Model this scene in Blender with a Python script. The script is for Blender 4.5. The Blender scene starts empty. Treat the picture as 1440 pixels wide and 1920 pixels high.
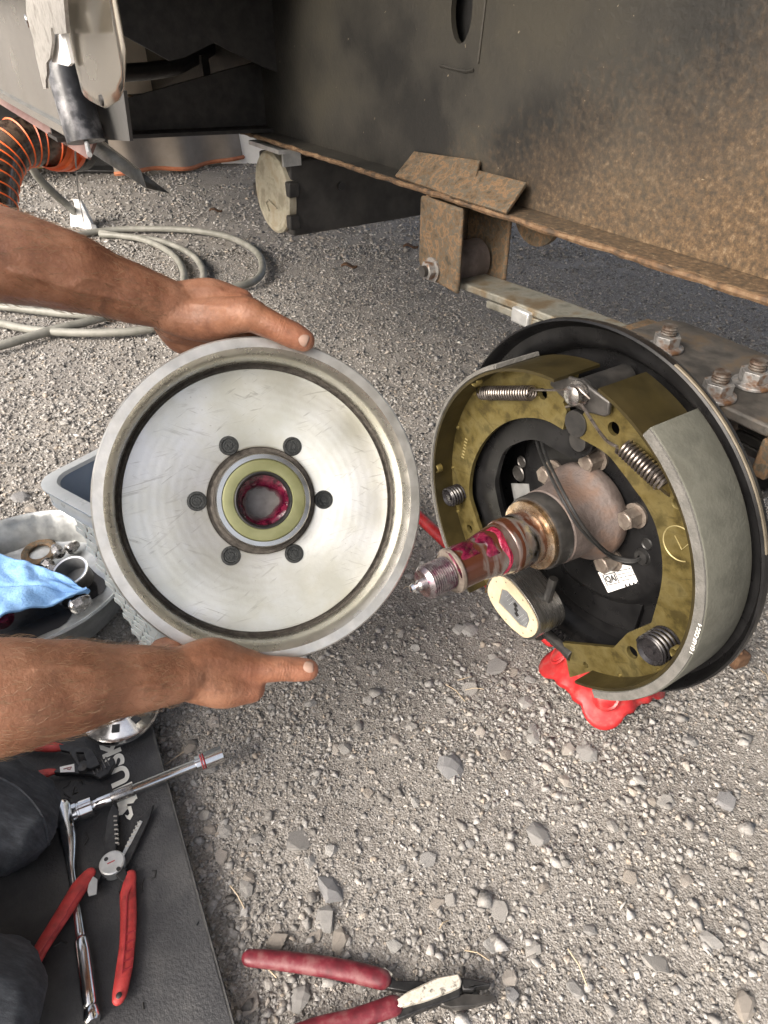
import bpy, bmesh, math, random
import numpy as np
from mathutils import Vector, Matrix
from mathutils.geometry import tessellate_polygon

random.seed(7); RNG = np.random.default_rng(11)
scene = bpy.context.scene
COL = scene.collection
R = math.radians

# ------------------------------------------------------------------ camera
PITCH, AZ, CAMH, FPX = R(36.8), R(57.2), 0.80, 1280.0
cd = bpy.data.cameras.new('camera'); cam = bpy.data.objects.new('camera', cd); COL.objects.link(cam)
cam.location = (0, 0, CAMH); cam.rotation_euler = (R(90) - PITCH, 0, 0)
cd.sensor_fit = 'VERTICAL'; cd.sensor_height = 24.0; cd.lens = 24.0 * FPX / 1920.0
cd.clip_start = 0.02; cd.clip_end = 2000
scene.camera = cam
scene.render.resolution_x, scene.render.resolution_y = 768, 1024

# ------------------------------------------------------------------ light
SUN = Vector((-0.66, -0.56, 0.60)).normalized()
world = bpy.data.worlds.new('World'); scene.world = world; world.use_nodes = True
wn = world.node_tree.nodes; wl = world.node_tree.links
bg = wn['Background']; sky = wn.new('ShaderNodeTexSky'); sky.sky_type = 'NISHITA'; sky.sun_disc = False
sky.sun_elevation = math.asin(SUN.z); sky.sun_rotation = math.atan2(SUN.x, SUN.y)
sky.air_density = 0.8; sky.dust_density = 8.0; sky.ozone_density = 0.3
hs = wn.new('ShaderNodeHueSaturation'); hs.inputs['Saturation'].default_value = 0.62     # thin high cloud: paler than a clear sky
wl.new(sky.outputs[0], hs.inputs['Color']); wl.new(hs.outputs[0], bg.inputs[0]); bg.inputs[1].default_value = 0.15
sl = bpy.data.lights.new('sun', 'SUN'); sl.energy = 0.85; sl.angle = R(40); sl.color = (1.0, 0.94, 0.86)
so = bpy.data.objects.new('sun', sl); COL.objects.link(so)
so.rotation_euler = SUN.to_track_quat('Z', 'Y').to_euler()
scene.view_settings.view_transform = 'Standard'; scene.view_settings.look = 'None'
scene.view_settings.gamma = 1.0; scene.view_settings.exposure = 1.22
scene.view_settings.use_curve_mapping = False

# ------------------------------------------------------------------ geometry of the place
RT, FW, UP = Vector((1, 0, 0)), Vector((0, 1, 0)), Vector((0, 0, 1))
OUT = -math.sin(AZ) * RT - math.cos(AZ) * FW        # outboard, along the axle
EX = UP.cross(OUT)                                  # along the frame rail, towards the rear of the trailer
INB = -OUT
CAMP = Vector((0, 0, CAMH))
CF = math.cos(PITCH) * FW - math.sin(PITCH) * UP
CU = math.sin(PITCH) * FW + math.cos(PITCH) * UP
def ray(u, v): return (u - 720) / FPX * RT + (960 - v) / FPX * CU + CF
def at(u, v, d): return CAMP + ray(u, v) * d
def onz(u, v, z): r = ray(u, v); return CAMP + r * ((z - CAMH) / r.z)
def onS(u, v, s):                                   # trailer frame: x along the rail, y inboard, z up
    r = ray(u, v); p = CAMP + r * (s / r.dot(INB)); return Vector((p.dot(EX), s, p.z))
TRAILER = Matrix(((EX.x, INB.x, 0, 0), (EX.y, INB.y, 0, 0), (0, 0, 1, 0), (0, 0, 0, 1)))
BC = at(1085, 962, 0.574)                           # brake centre
BRAKE = Matrix(((EX.x, 0, OUT.x, BC.x), (EX.y, 0, OUT.y, BC.y), (EX.z, 1, OUT.z, BC.z), (0, 0, 0, 1)))
def bl(u, v, z):
    r = ray(u, v); t = (BC + OUT * z - CAMP).dot(OUT) / r.dot(OUT); p = CAMP + r * t - BC
    return Vector((p.dot(EX), p.z, z))

# ------------------------------------------------------------------ materials
def _ramp(nt, stops):
    n = nt.nodes.new('ShaderNodeValToRGB'); e = n.color_ramp.elements
    while len(e) < len(stops): e.new(0.5)
    for i, (p, c) in enumerate(stops): e[i].position = p; e[i].color = (c[0], c[1], c[2], 1)
    return n
def mat(name, stops, rough=(0.5, 0.6), metal=0.0, scale=30, detail=6, bump=0.0, bscale=200, spec=0.5,
        coat=0.0, sss=0.0, aniso=None, nrough=0.6, trans=0.0, streak=None, bdist=0.002):
    m = bpy.data.materials.new(name); m.use_nodes = True; nt = m.node_tree; N = nt.nodes; L = nt.links
    p = N['Principled BSDF']
    tc = N.new('ShaderNodeTexCoord'); mp = N.new('ShaderNodeMapping'); L.new(tc.outputs['Object'], mp.inputs[0])
    if streak: mp.inputs['Scale'].default_value = streak
    if not isinstance(stops, list): stops = [(0, stops), (1, stops)]
    if not isinstance(stops[0][1], tuple): stops = [(0.36 + 0.28 * i / max(1, len(stops) - 1), c) for i, c in enumerate(stops)]
    nz = N.new('ShaderNodeTexNoise'); nz.inputs['Scale'].default_value = scale; nz.inputs['Detail'].default_value = detail
    nz.inputs['Roughness'].default_value = nrough
    L.new(mp.outputs[0], nz.inputs['Vector'])
    rp = _ramp(nt, stops); L.new(nz.outputs['Fac'], rp.inputs[0]); L.new(rp.outputs[0], p.inputs['Base Color'])
    n2 = N.new('ShaderNodeTexNoise'); n2.inputs['Scale'].default_value = scale * 2.3; n2.inputs['Detail'].default_value = 5
    L.new(mp.outputs[0], n2.inputs['Vector'])
    mr = N.new('ShaderNodeMapRange'); mr.inputs[1].default_value = 0.3; mr.inputs[2].default_value = 0.7
    mr.inputs[3].default_value = rough[0]; mr.inputs[4].default_value = rough[1]
    L.new(n2.outputs['Fac'], mr.inputs[0]); L.new(mr.outputs[0], p.inputs['Roughness'])
    p.inputs['Metallic'].default_value = metal; p.inputs['Specular IOR Level'].default_value = spec
    if coat: p.inputs['Coat Weight'].default_value = coat; p.inputs['Coat Roughness'].default_value = 0.12
    if trans: p.inputs['Transmission Weight'].default_value = trans
    if sss:
        p.inputs['Subsurface Weight'].default_value = sss; p.inputs['Subsurface Radius'].default_value = (1, 0.35, 0.2)
        p.inputs['Subsurface Scale'].default_value = 0.004
    if bump:
        n3 = N.new('ShaderNodeTexNoise'); n3.inputs['Scale'].default_value = bscale; n3.inputs['Detail'].default_value = 6
        L.new(mp.outputs[0], n3.inputs['Vector'])
        b = N.new('ShaderNodeBump'); b.inputs['Strength'].default_value = bump; b.inputs['Distance'].default_value = bdist
        L.new(n3.outputs['Fac'], b.inputs['Height']); L.new(b.outputs[0], p.inputs['Normal'])
    m['p'] = 1
    return m
def pbsdf(m): return m.node_tree.nodes['Principled BSDF']

M = {}
M['black_paint'] = mat('black_paint', [(.006, .006, .0065), (.013, .013, .0135)], (.24, .40), 0, 40, bump=.04, bscale=300, spec=.22)
M['black_worn'] = mat('black_worn', [(.012, .012, .012), (.03, .028, .026)], (.4, .6), 0.0, 60, bump=.15, bscale=250)
M['gold_zinc'] = mat('gold_zinc', [(.095, .075, .027), (.185, .146, .050), (.225, .184, .074), (.135, .112, .045)], (.34, .5), .75, 45, bump=.12, bscale=500)
M['lining'] = mat('lining', [(.066, .067, .054), (.092, .093, .076), (.076, .076, .061)], (.75, .9), 0, 35, bump=.2, bscale=400)
M['nut_steel'] = mat('nut_steel', [(.20, .19, .18), (.38, .37, .36)], (.18, .32), .9, 120)
M['lining_edge'] = mat('lining_edge', [(.09, .088, .08), (.13, .125, .115)], (.7, .9), 0, 90, bump=.4, bscale=500)
M['zinc_dark_reflection'] = mat('zinc_dark_reflection', [(.030, .024, .010), (.058, .045, .017)], (.35, .5), .5, 30, bump=.1)  # same zinc as the shoes, reflection of the dark trailer put into the colour
M['spring_steel'] = mat('spring_steel', [(.10, .085, .075), (.19, .17, .155)], (.25, .38), .85, 120)
M['black_spring'] = mat('black_spring', [(.015, .014, .015), (.03, .028, .03)], (.18, .3), .3, 80)
M['dark_steel'] = mat('dark_steel', [(.05, .048, .046), (.10, .095, .09)], (.3, .45), .6, 60, bump=.1)
M['cast_brown'] = mat('cast_brown', [(.070, .054, .047), (.115, .092, .083), (.135, .088, .066)], (.6, .8), .15, 35, bump=.35, bscale=350)
M['rust'] = mat('rust', [(.042, .034, .022), (.10, .062, .031), (.066, .060, .045), (.15, .088, .043), (.075, .055, .033)], (.65, .85), .1, 85, bump=.5, bscale=260)
M['rusty_nut'] = mat('rusty_nut', [(.15, .145, .14), (.27, .265, .255), (.16, .085, .045)], (.35, .6), .5, 90, bump=.5, bscale=300)
M['bolt_steel'] = mat('bolt_steel', [(.16, .13, .11), (.27, .235, .20)], (.4, .6), .6, 120, bump=.3, bscale=300)
M['galv'] = mat('galv', [(.40, .41, .41), (.60, .61, .60)], (.35, .55), .75, 40, bump=.15, bscale=150)
M['alu'] = mat('alu', [(.52, .49, .43), (.66, .63, .57)], (.16, .30), .97, 5)
M['alu_dirty'] = mat('alu_dirty', [(.28, .265, .24), (.43, .415, .385), (.35, .335, .31)], (.45, .65), .5, 60, bump=.3, bscale=200)
M['chrome'] = mat('chrome', [(.62, .62, .62), (.75, .75, .74)], (.10, .22), 1.0, 80)
M['machined'] = mat('machined', [(.57, .56, .475), (.66, .66, .605), (.72, .73, .725)], (.30, .44), .66, 9, bump=.05, bscale=220)
def scratched(m, amt=.5, dark=(.10, .085, .06)):
    nt = m.node_tree; N = nt.nodes; L = nt.links; p = pbsdf(m); base = p.inputs['Base Color'].links[0].from_socket
    tc = N.new('ShaderNodeTexCoord'); cur = base
    for k, (rot, sx, sy, th) in enumerate([(1.9, 330, 28, .66), (1.3, 300, 24, .665), (.9, 380, 30, .67), (0, 240, 240, .735), (0, 420, 420, .74)]):
        mp = N.new('ShaderNodeMapping'); mp.inputs['Rotation'].default_value = (0, 0, rot); mp.inputs['Scale'].default_value = (sx, sy, 60); mp.inputs['Rotation'].default_value = (0, 0, 0)
        m0 = N.new('ShaderNodeMapping'); m0.inputs['Rotation'].default_value = (0, 0, rot); L.new(tc.outputs['Object'], m0.inputs[0]); L.new(m0.outputs[0], mp.inputs[0])
        nz = N.new('ShaderNodeTexNoise'); nz.inputs['Scale'].default_value = 1; nz.inputs['Detail'].default_value = 3; nz.inputs['Distortion'].default_value = .8 if k < 3 else 0; L.new(mp.outputs[0], nz.inputs['Vector'])
        mr = N.new('ShaderNodeMapRange'); mr.inputs[1].default_value = th - .04; mr.inputs[2].default_value = th + .03; mr.inputs[4].default_value = amt; L.new(nz.outputs['Fac'], mr.inputs[0])
        big = N.new('ShaderNodeTexNoise'); big.inputs['Scale'].default_value = 16 + 5 * k; L.new(tc.outputs['Object'], big.inputs['Vector'])
        b2 = N.new('ShaderNodeMapRange'); b2.inputs[1].default_value = .42; b2.inputs[2].default_value = .6; L.new(big.outputs['Fac'], b2.inputs[0])
        mu = N.new('ShaderNodeMath'); mu.operation = 'MULTIPLY'; L.new(mr.outputs[0], mu.inputs[0]); L.new(b2.outputs[0], mu.inputs[1])
        mx = N.new('ShaderNodeMixRGB'); L.new(mu.outputs[0], mx.inputs[0]); L.new(cur, mx.inputs[1]); mx.inputs[2].default_value = (*dark, 1); cur = mx.outputs[0]
    L.new(cur, p.inputs['Base Color'])
scratched(M['machined'], .34, (.16, .14, .10))
def rings(m, freq=900, strength=.05):
    nt = m.node_tree; N = nt.nodes; L = nt.links; p = pbsdf(m); tc = N.new('ShaderNodeTexCoord')
    w = N.new('ShaderNodeTexWave'); w.wave_type = 'RINGS'; w.rings_direction = 'Z'; w.inputs['Scale'].default_value = freq / 20; w.inputs['Distortion'].default_value = .4; w.inputs['Detail'].default_value = 3; L.new(tc.outputs['Object'], w.inputs['Vector'])
    b = N.new('ShaderNodeBump'); b.inputs['Strength'].default_value = strength; b.inputs['Distance'].default_value = .001; L.new(w.outputs['Fac'], b.inputs['Height'])
    if p.inputs['Normal'].links: L.new(p.inputs['Normal'].links[0].from_socket, b.inputs['Normal'])
    L.new(b.outputs[0], p.inputs['Normal'])
rings(M['machined'], 700, .05)
scratched(M['gold_zinc'], .35, (.07, .055, .025))
M['rim_metal'] = mat('rim_metal', [(.45, .445, .415), (.58, .575, .55)], (.32, .5), .75, 40, bump=.08, bscale=300)
M['brake_surface'] = mat('brake_surface', [(.46, .445, .40), (.60, .585, .53)], (.22, .34), .9, 25)
M['cast_dark'] = mat('cast_dark', [(.10, .09, .077), (.19, .172, .15)], (.5, .7), .4, 160, bump=.5, bscale=500)
M['seal_olive'] = mat('seal_olive', [(.20, .205, .095), (.255, .26, .135)], (.35, .5), .35, 40)
M['rubber'] = mat('rubber', [(.012, .012, .012), (.022, .022, .022)], (.3, .5), 0, 90)
M['grease_red'] = mat('grease_red', [(.022, .0015, .006), (.07, .004, .017), (.15, .014, .036)], (.06, .18), 0, 110, bump=.6, bscale=160, coat=.6)
M['grease_pink'] = mat('grease_pink', [(.14, .005, .022), (.25, .012, .042)], (.12, .25), 0, 200, bump=.7, bscale=400, coat=.5)
M['stud'] = mat('stud', [(.018, .02, .02), (.045, .048, .047)], (.45, .6), .3, 200, bump=.5, bscale=500)
M['stamp'] = mat('stamp', [(.34, .28, .12), (.42, .36, .18)], (.4, .5), .5, 80)
M['cream'] = mat('cream', [(.44, .37, .25), (.53, .46, .32)], (.5, .65), 0, 80, bump=.1)
M['magnet_steel'] = mat('magnet_steel', [(.17, .165, .155), (.29, .285, .275)], (.22, .36), .9, 30, streak=(1, 1, 12))
M['plastic_grey'] = mat('plastic_grey', [(.10, .105, .11), (.15, .156, .162)], (.4, .55), 0, 60)
M['white'] = mat('white_label', [(.80, .80, .79), (.84, .84, .83)], (.45, .55), 0, 60)
M['ink'] = mat('ink', (.02, .02, .022), (.5, .6))
M['white_ink'] = mat('white_ink', (.75, .75, .70), (.6, .7))
M['red_paint'] = mat('red_paint', [(.27, .012, .015), (.36, .018, .02), (.40, .026, .026), (.34, .06, .055)], (.28, .55), 0, 60, bump=.05, bscale=150)
M['red_grip'] = mat('red_grip', [(.24, .024, .022), (.40, .034, .032), (.47, .055, .05)], (.45, .6), 0, 60, bump=.2, bscale=500)
M['red_dark'] = mat('red_dark', [(.27, .016, .024), (.36, .03, .04)], (.5, .6), 0, 60)
M['maroon_grip'] = mat('maroon_grip', [(.085, .007, .013), (.135, .013, .022), (.18, .062, .064)], (.35, .6), 0, 60, bump=.1, bscale=200)
M['tool_black'] = mat('tool_black', [(.018, .018, .019), (.04, .04, .04)], (.3, .5), .4, 120, bump=.15)
M['tool_worn'] = mat('tool_worn', [(.50, .46, .38), (.66, .62, .53), (.10, .09, .08)], (.4, .6), .2, 150, bump=.15)
M['foam'] = mat('foam', [(.022, .023, .026), (.034, .035, .038), (.060, .060, .061)], (.55, .85), 0, 11, bump=.55, bscale=330)
M['foam_edge'] = mat('foam_edge', [(.05, .05, .05), (.085, .085, .082)], (.8, .95), 0, 90, bump=.6, bscale=300)
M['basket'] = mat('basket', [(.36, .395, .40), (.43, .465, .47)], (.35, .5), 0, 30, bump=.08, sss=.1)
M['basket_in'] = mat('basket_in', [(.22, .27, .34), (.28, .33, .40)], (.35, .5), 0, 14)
M['basket_rim'] = mat('basket_rim', [(.42, .45, .46), (.50, .53, .54)], (.25, .4), 0, 30)
M['towel'] = mat('towel', [(.17, .35, .66), (.25, .45, .76)], (.85, .95), 0, 60, bump=.8, bscale=260)
M['hose'] = mat('hose', [(.15, .15, .13), (.24, .236, .21)], (.45, .65), 0, 20, bump=.15)
M['orange'] = mat('orange', [(.68, .10, .018), (.78, .15, .03)], (.35, .5), 0, 50)
M['hose_film'] = mat('hose_film', [(.03, .02, .016), (.11, .08, .06), (.015, .012, .010)], (.1, .25), 0, 30, spec=.8)
M['pine'] = mat('pine_wood', [(.50, .36, .17), (.62, .46, .23)], (.6, .8), 0, 8, streak=(12, 1, 1))
M['tarp'] = mat('tarp', [(.24, .205, .17), (.33, .285, .24)], (.7, .9), 0, 6, bump=.2, bscale=80)
M['tarp_dark'] = mat('tarp_dark', [(.05, .05, .048), (.085, .083, .08)], (.6, .8), 0, 8)
M['under'] = mat('underbelly', [(.10, .10, .10), (.15, .148, .145)], (.6, .8), 0, 8, bump=.2, bscale=40)
M['beige_panel'] = mat('beige_panel', [(.58, .51, .40), (.70, .62, .50)], (.6, .8), 0, 12)
M['tank_tube'] = mat('tube_black', [(.022, .021, .020), (.045, .042, .038)], (.5, .7), 0, 25, bump=.12)
M['cap_dirty'] = mat('cap_dirty', [(.26, .235, .17), (.42, .39, .30), (.34, .29, .20)], (.6, .8), 0, 30, bump=.35, bscale=180)
M['spring_leaf'] = mat('spring_leaf', [(.12, .115, .09), (.24, .235, .20), (.17, .13, .08)], (.4, .6), .5, 30, bump=.3, bscale=200)
M['jeans'] = mat('jeans', [(.020, .023, .028), (.036, .041, .049), (.066, .073, .085)], (.8, .95), 0, 26, detail=12, nrough=.8, streak=(1, 5, 1.5), bump=.35, bscale=600, bdist=.002)
M['shirt'] = mat('shirt', [(.16, .16, .17), (.20, .20, .21)], (.85, .95), 0, 60, bump=.2)
M['hair'] = mat('hair', [(.025, .016, .01), (.05, .03, .018)], (.5, .7), 0, 200, bump=.5)
M['nail'] = mat('nail', [(.42, .26, .20), (.50, .34, .27)], (.3, .42), 0, 60, coat=.25)
M['needle'] = mat('dry_needle', [(.33, .26, .17), (.48, .40, .29)], (.7, .9), 0, 8)
M['leaf_brown'] = mat('leaf_brown', [(.07, .035, .018), (.13, .07, .035)], (.7, .9), 0, 60)

def skin():
    m = mat('skin', [(.17, .068, .036), (.27, .122, .068), (.36, .182, .112)], (.40, .58), 0, 17, detail=14, bump=.6, bscale=300, sss=.08, bdist=.0012, nrough=.74)
    nt = m.node_tree; N = nt.nodes; L = nt.links; p = pbsdf(m)
    tc = N.new('ShaderNodeTexCoord'); vo = N.new('ShaderNodeTexVoronoi'); vo.inputs['Scale'].default_value = 330; vo.feature = 'DISTANCE_TO_EDGE'; L.new(tc.outputs['Object'], vo.inputs['Vector'])
    b = N.new('ShaderNodeBump'); b.inputs['Strength'].default_value = .14; b.inputs['Distance'].default_value = .0006; L.new(vo.outputs['Distance'], b.inputs['Height'])
    L.new(p.inputs['Normal'].links[0].from_socket, b.inputs['Normal']); L.new(b.outputs[0], p.inputs['Normal'])
    return m
def skin_detail(m, joints, red):
    # creases across the thumb joints and wrists, redder knuckles and thumbs (body object sits at the world origin)
    nt = m.node_tree; N = nt.nodes; L = nt.links; p = pbsdf(m); tc = N.new('ShaderNodeTexCoord')
    nz = N.new('ShaderNodeTexNoise'); nz.inputs['Scale'].default_value = 90; L.new(tc.outputs['Object'], nz.inputs['Vector'])
    for (c, ax_, rad, lam) in joints:
        su = N.new('ShaderNodeVectorMath'); su.operation = 'SUBTRACT'; L.new(tc.outputs['Object'], su.inputs[0]); su.inputs[1].default_value = c
        ln = N.new('ShaderNodeVectorMath'); ln.operation = 'LENGTH'; L.new(su.outputs[0], ln.inputs[0])
        dt = N.new('ShaderNodeVectorMath'); dt.operation = 'DOT_PRODUCT'; L.new(su.outputs[0], dt.inputs[0]); dt.inputs[1].default_value = ax_
        mk = N.new('ShaderNodeMapRange'); mk.inputs[1].default_value = rad; mk.inputs[2].default_value = rad * .55; L.new(ln.outputs['Value'], mk.inputs[0])
        ad = N.new('ShaderNodeMath'); ad.operation = 'MULTIPLY_ADD'; L.new(nz.outputs['Fac'], ad.inputs[0]); ad.inputs[1].default_value = lam * 1.6; L.new(dt.outputs['Value'], ad.inputs[2])
        mu = N.new('ShaderNodeMath'); mu.operation = 'MULTIPLY'; L.new(ad.outputs[0], mu.inputs[0]); mu.inputs[1].default_value = 6.283 / lam
        sn = N.new('ShaderNodeMath'); sn.operation = 'SINE'; L.new(mu.outputs[0], sn.inputs[0])
        pw = N.new('ShaderNodeMapRange'); pw.inputs[1].default_value = -1; pw.inputs[2].default_value = -.1; L.new(sn.outputs[0], pw.inputs[0])
        mm = N.new('ShaderNodeMath'); mm.operation = 'MULTIPLY'; L.new(pw.outputs[0], mm.inputs[0]); L.new(mk.outputs[0], mm.inputs[1])
        b = N.new('ShaderNodeBump'); b.inputs['Strength'].default_value = .35; b.inputs['Distance'].default_value = .0009
        L.new(mm.outputs[0], b.inputs['Height']); L.new(p.inputs['Normal'].links[0].from_socket, b.inputs['Normal']); L.new(b.outputs[0], p.inputs['Normal'])
    gr = N.new('ShaderNodeTexNoise'); gr.inputs['Scale'].default_value = 46; gr.inputs['Detail'].default_value = 8; gr.inputs['Roughness'].default_value = .7; L.new(tc.outputs['Object'], gr.inputs['Vector'])
    gm = N.new('ShaderNodeMapRange'); gm.inputs[1].default_value = .55; gm.inputs[2].default_value = .72; gm.inputs[4].default_value = .5; L.new(gr.outputs['Fac'], gm.inputs[0])
    for (c, rad, amt) in red:
        ds = N.new('ShaderNodeVectorMath'); ds.operation = 'DISTANCE'; L.new(tc.outputs['Object'], ds.inputs[0]); ds.inputs[1].default_value = c
        mk = N.new('ShaderNodeMapRange'); mk.inputs[1].default_value = rad; mk.inputs[2].default_value = 0; mk.inputs[4].default_value = amt; L.new(ds.outputs['Value'], mk.inputs[0])
        mx = N.new('ShaderNodeMixRGB'); L.new(mk.outputs[0], mx.inputs[0]); L.new(p.inputs['Base Color'].links[0].from_socket, mx.inputs[1]); mx.inputs[2].default_value = (.40, .155, .095, 1); L.new(mx.outputs[0], p.inputs['Base Color'])
    mx = N.new('ShaderNodeMixRGB'); L.new(gm.outputs[0], mx.inputs[0]); L.new(p.inputs['Base Color'].links[0].from_socket, mx.inputs[1]); mx.inputs[2].default_value = (.11, .055, .035, 1); L.new(mx.outputs[0], p.inputs['Base Color'])
M['skin'] = skin()


def beam_material():
    m = mat('frame_paint', [(.013, .0127, .0115), (.032, .030, .025), (.045, .041, .031)], (.42, .6), 0.1, 7, bump=.25, bscale=220)
    nt = m.node_tree; N = nt.nodes; L = nt.links; p = pbsdf(m)
    base = p.inputs['Base Color'].links[0].from_socket
    tc = N.new('ShaderNodeTexCoord'); sp = N.new('ShaderNodeSeparateXYZ'); L.new(tc.outputs['Object'], sp.inputs[0])
    def math_(op, a, b=None, c=None):
        n = N.new('ShaderNodeMath'); n.operation = op
        for i, x in enumerate((a, b, c)):
            if x is None: continue
            if hasattr(x, 'links'): L.new(x, n.inputs[i])
            else: n.inputs[i].default_value = x
        return n.outputs[0]
    nz = N.new('ShaderNodeTexNoise'); nz.inputs['Scale'].default_value = 9; nz.inputs['Detail'].default_value = 9; nz.inputs['Roughness'].default_value = .68
    L.new(tc.outputs['Object'], nz.inputs['Vector'])
    nf = N.new('ShaderNodeTexNoise'); nf.inputs['Scale'].default_value = 150; nf.inputs['Detail'].default_value = 6
    L.new(tc.outputs['Object'], nf.inputs['Vector'])
    # the scale has eaten up from the lower flange and from the rear end: distance from that corner
    zz = math_('MULTIPLY_ADD', sp.outputs['Z'], -14.0, 8.90 + .46 * .56 * 14)
    xx = math_('MULTIPLY', sp.outputs['X'], .46 * 14)
    h = math_('ADD', math_('ADD', zz, xx), math_('MULTIPLY_ADD', nz.outputs['Fac'], 2.6, -1.3))
    h = math_('ADD', h, math_('MULTIPLY_ADD', nf.outputs['Fac'], 2.4, -1.2))
    mk = N.new('ShaderNodeMapRange'); mk.inputs[1].default_value = -1.1; mk.inputs[2].default_value = 1.5; L.new(h, mk.inputs[0])
    rp = _ramp(nt, [(.34, (.030, .023, .015)), (.45, (.066, .044, .024)), (.55, (.108, .067, .034)), (.66, (.195, .142, .086))])
    nm = N.new('ShaderNodeTexNoise'); nm.inputs['Scale'].default_value = 190; nm.inputs['Detail'].default_value = 8; nm.inputs['Roughness'].default_value = .75
    L.new(tc.outputs['Object'], nm.inputs['Vector']); L.new(nm.outputs['Fac'], rp.inputs[0])
    mx = N.new('ShaderNodeMixRGB'); L.new(mk.outputs[0], mx.inputs[0]); L.new(base, mx.inputs[1]); L.new(rp.outputs[0], mx.inputs[2])
    # olive grime and pale pin-prick chips
    ch = math_('GREATER_THAN', nf.outputs['Fac'], .718)
    m2 = N.new('ShaderNodeMixRGB'); L.new(math_('MULTIPLY', ch, .55), m2.inputs[0]); L.new(mx.outputs[0], m2.inputs[1]); m2.inputs[2].default_value = (.36, .31, .22, 1)
    L.new(m2.outputs[0], p.inputs['Base Color'])
    b = p.inputs['Normal'].links[0].from_node
    b2 = N.new('ShaderNodeBump'); b2.inputs['Strength'].default_value = .6; b2.inputs['Distance'].default_value = .0009
    L.new(math_('MULTIPLY', nm.outputs['Fac'], mk.outputs[0]), b2.inputs['Height']); L.new(b.outputs[0], b2.inputs['Normal']); L.new(b2.outputs[0], p.inputs['Normal'])
    rr = N.new('ShaderNodeMapRange'); L.new(mk.outputs[0], rr.inputs[0]); rr.inputs[3].default_value = .48; rr.inputs[4].default_value = .85
    L.new(rr.outputs[0], p.inputs['Roughness'])
    return m
M['frame'] = beam_material()

def ground_material(name, use_attr):
    m = bpy.data.materials.new(name); m.use_nodes = True; nt = m.node_tree; N = nt.nodes; L = nt.links; p = pbsdf(m)
    tc = N.new('ShaderNodeTexCoord')
    p.inputs['Roughness'].default_value = .92; p.inputs['Specular IOR Level'].default_value = .25
    if use_attr:
        a = N.new('ShaderNodeAttribute'); a.attribute_name = 'tone'
        rp = _ramp(nt, [(0, (.105, .098, .091)), (.22, (.205, .195, .182)), (.5, (.285, .274, .259)), (.72, (.36, .350, .335)), (.86, (.33, .285, .235)), (1, (.47, .457, .435))])
        L.new(a.outputs['Fac'], rp.inputs[0])
        nz = N.new('ShaderNodeTexNoise'); nz.inputs['Scale'].default_value = 350; nz.inputs['Detail'].default_value = 5; L.new(tc.outputs['Object'], nz.inputs['Vector'])
        mx = N.new('ShaderNodeMixRGB'); mx.blend_type = 'OVERLAY'; mx.inputs[0].default_value = .55
        L.new(rp.outputs[0], mx.inputs[1]); L.new(nz.outputs['Fac'], mx.inputs[2]); L.new(mx.outputs[0], p.inputs['Base Color'])
        b = N.new('ShaderNodeBump'); b.inputs['Strength'].default_value = .5; b.inputs['Distance'].default_value = .002
        L.new(nz.outputs['Fac'], b.inputs['Height']); L.new(b.outputs[0], p.inputs['Normal'])
    else:
        n1 = N.new('ShaderNodeTexNoise'); n1.inputs['Scale'].default_value = 7; n1.inputs['Detail'].default_value = 8; L.new(tc.outputs['Object'], n1.inputs['Vector'])
        rp = _ramp(nt, [(.3, (.166, .151, .134)), (.5, (.216, .200, .180)), (.7, (.264, .247, .225))]); L.new(n1.outputs['Fac'], rp.inputs[0])
        vo = N.new('ShaderNodeTexVoronoi'); vo.inputs['Scale'].default_value = 420; L.new(tc.outputs['Object'], vo.inputs['Vector'])
        r2 = _ramp(nt, [(0, (.07, .063, .056)), (.35, (.19, .177, .161)), (.75, (.34, .325, .305)), (1, (.47, .455, .435))]); L.new(vo.outputs['Color'], r2.inputs[0])
        n2 = N.new('ShaderNodeTexNoise'); n2.inputs['Scale'].default_value = 90; n2.inputs['Detail'].default_value = 4; L.new(tc.outputs['Object'], n2.inputs['Vector'])
        mx = N.new('ShaderNodeMixRGB'); L.new(n2.outputs['Fac'], mx.inputs[0]); L.new(rp.outputs[0], mx.inputs[1]); L.new(r2.outputs[0], mx.inputs[2])
        L.new(mx.outputs[0], p.inputs['Base Color'])
        b = N.new('ShaderNodeBump'); b.inputs['Strength'].default_value = .6; b.inputs['Distance'].default_value = .002; b.invert = True
        L.new(vo.outputs['Distance'], b.inputs['Height']); L.new(b.outputs[0], p.inputs['Normal'])
    return m
M['dirt'] = ground_material('packed_dirt', False)
M['gravel'] = ground_material('gravel_stone', True)
def stone_mat(i, c):
    return mat('stone_%d' % i, [tuple(x * .72 for x in c), c, tuple(min(1, x * 1.22) for x in c)], (.85, .95), 0, 60, detail=8, bump=.6, bscale=180, spec=.25)
STONES = [stone_mat(i, c) for i, c in enumerate([(.31, .297, .278), (.265, .258, .248), (.36, .350, .332), (.29, .262, .23), (.235, .234, .236), (.33, .302, .272)])]

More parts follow.
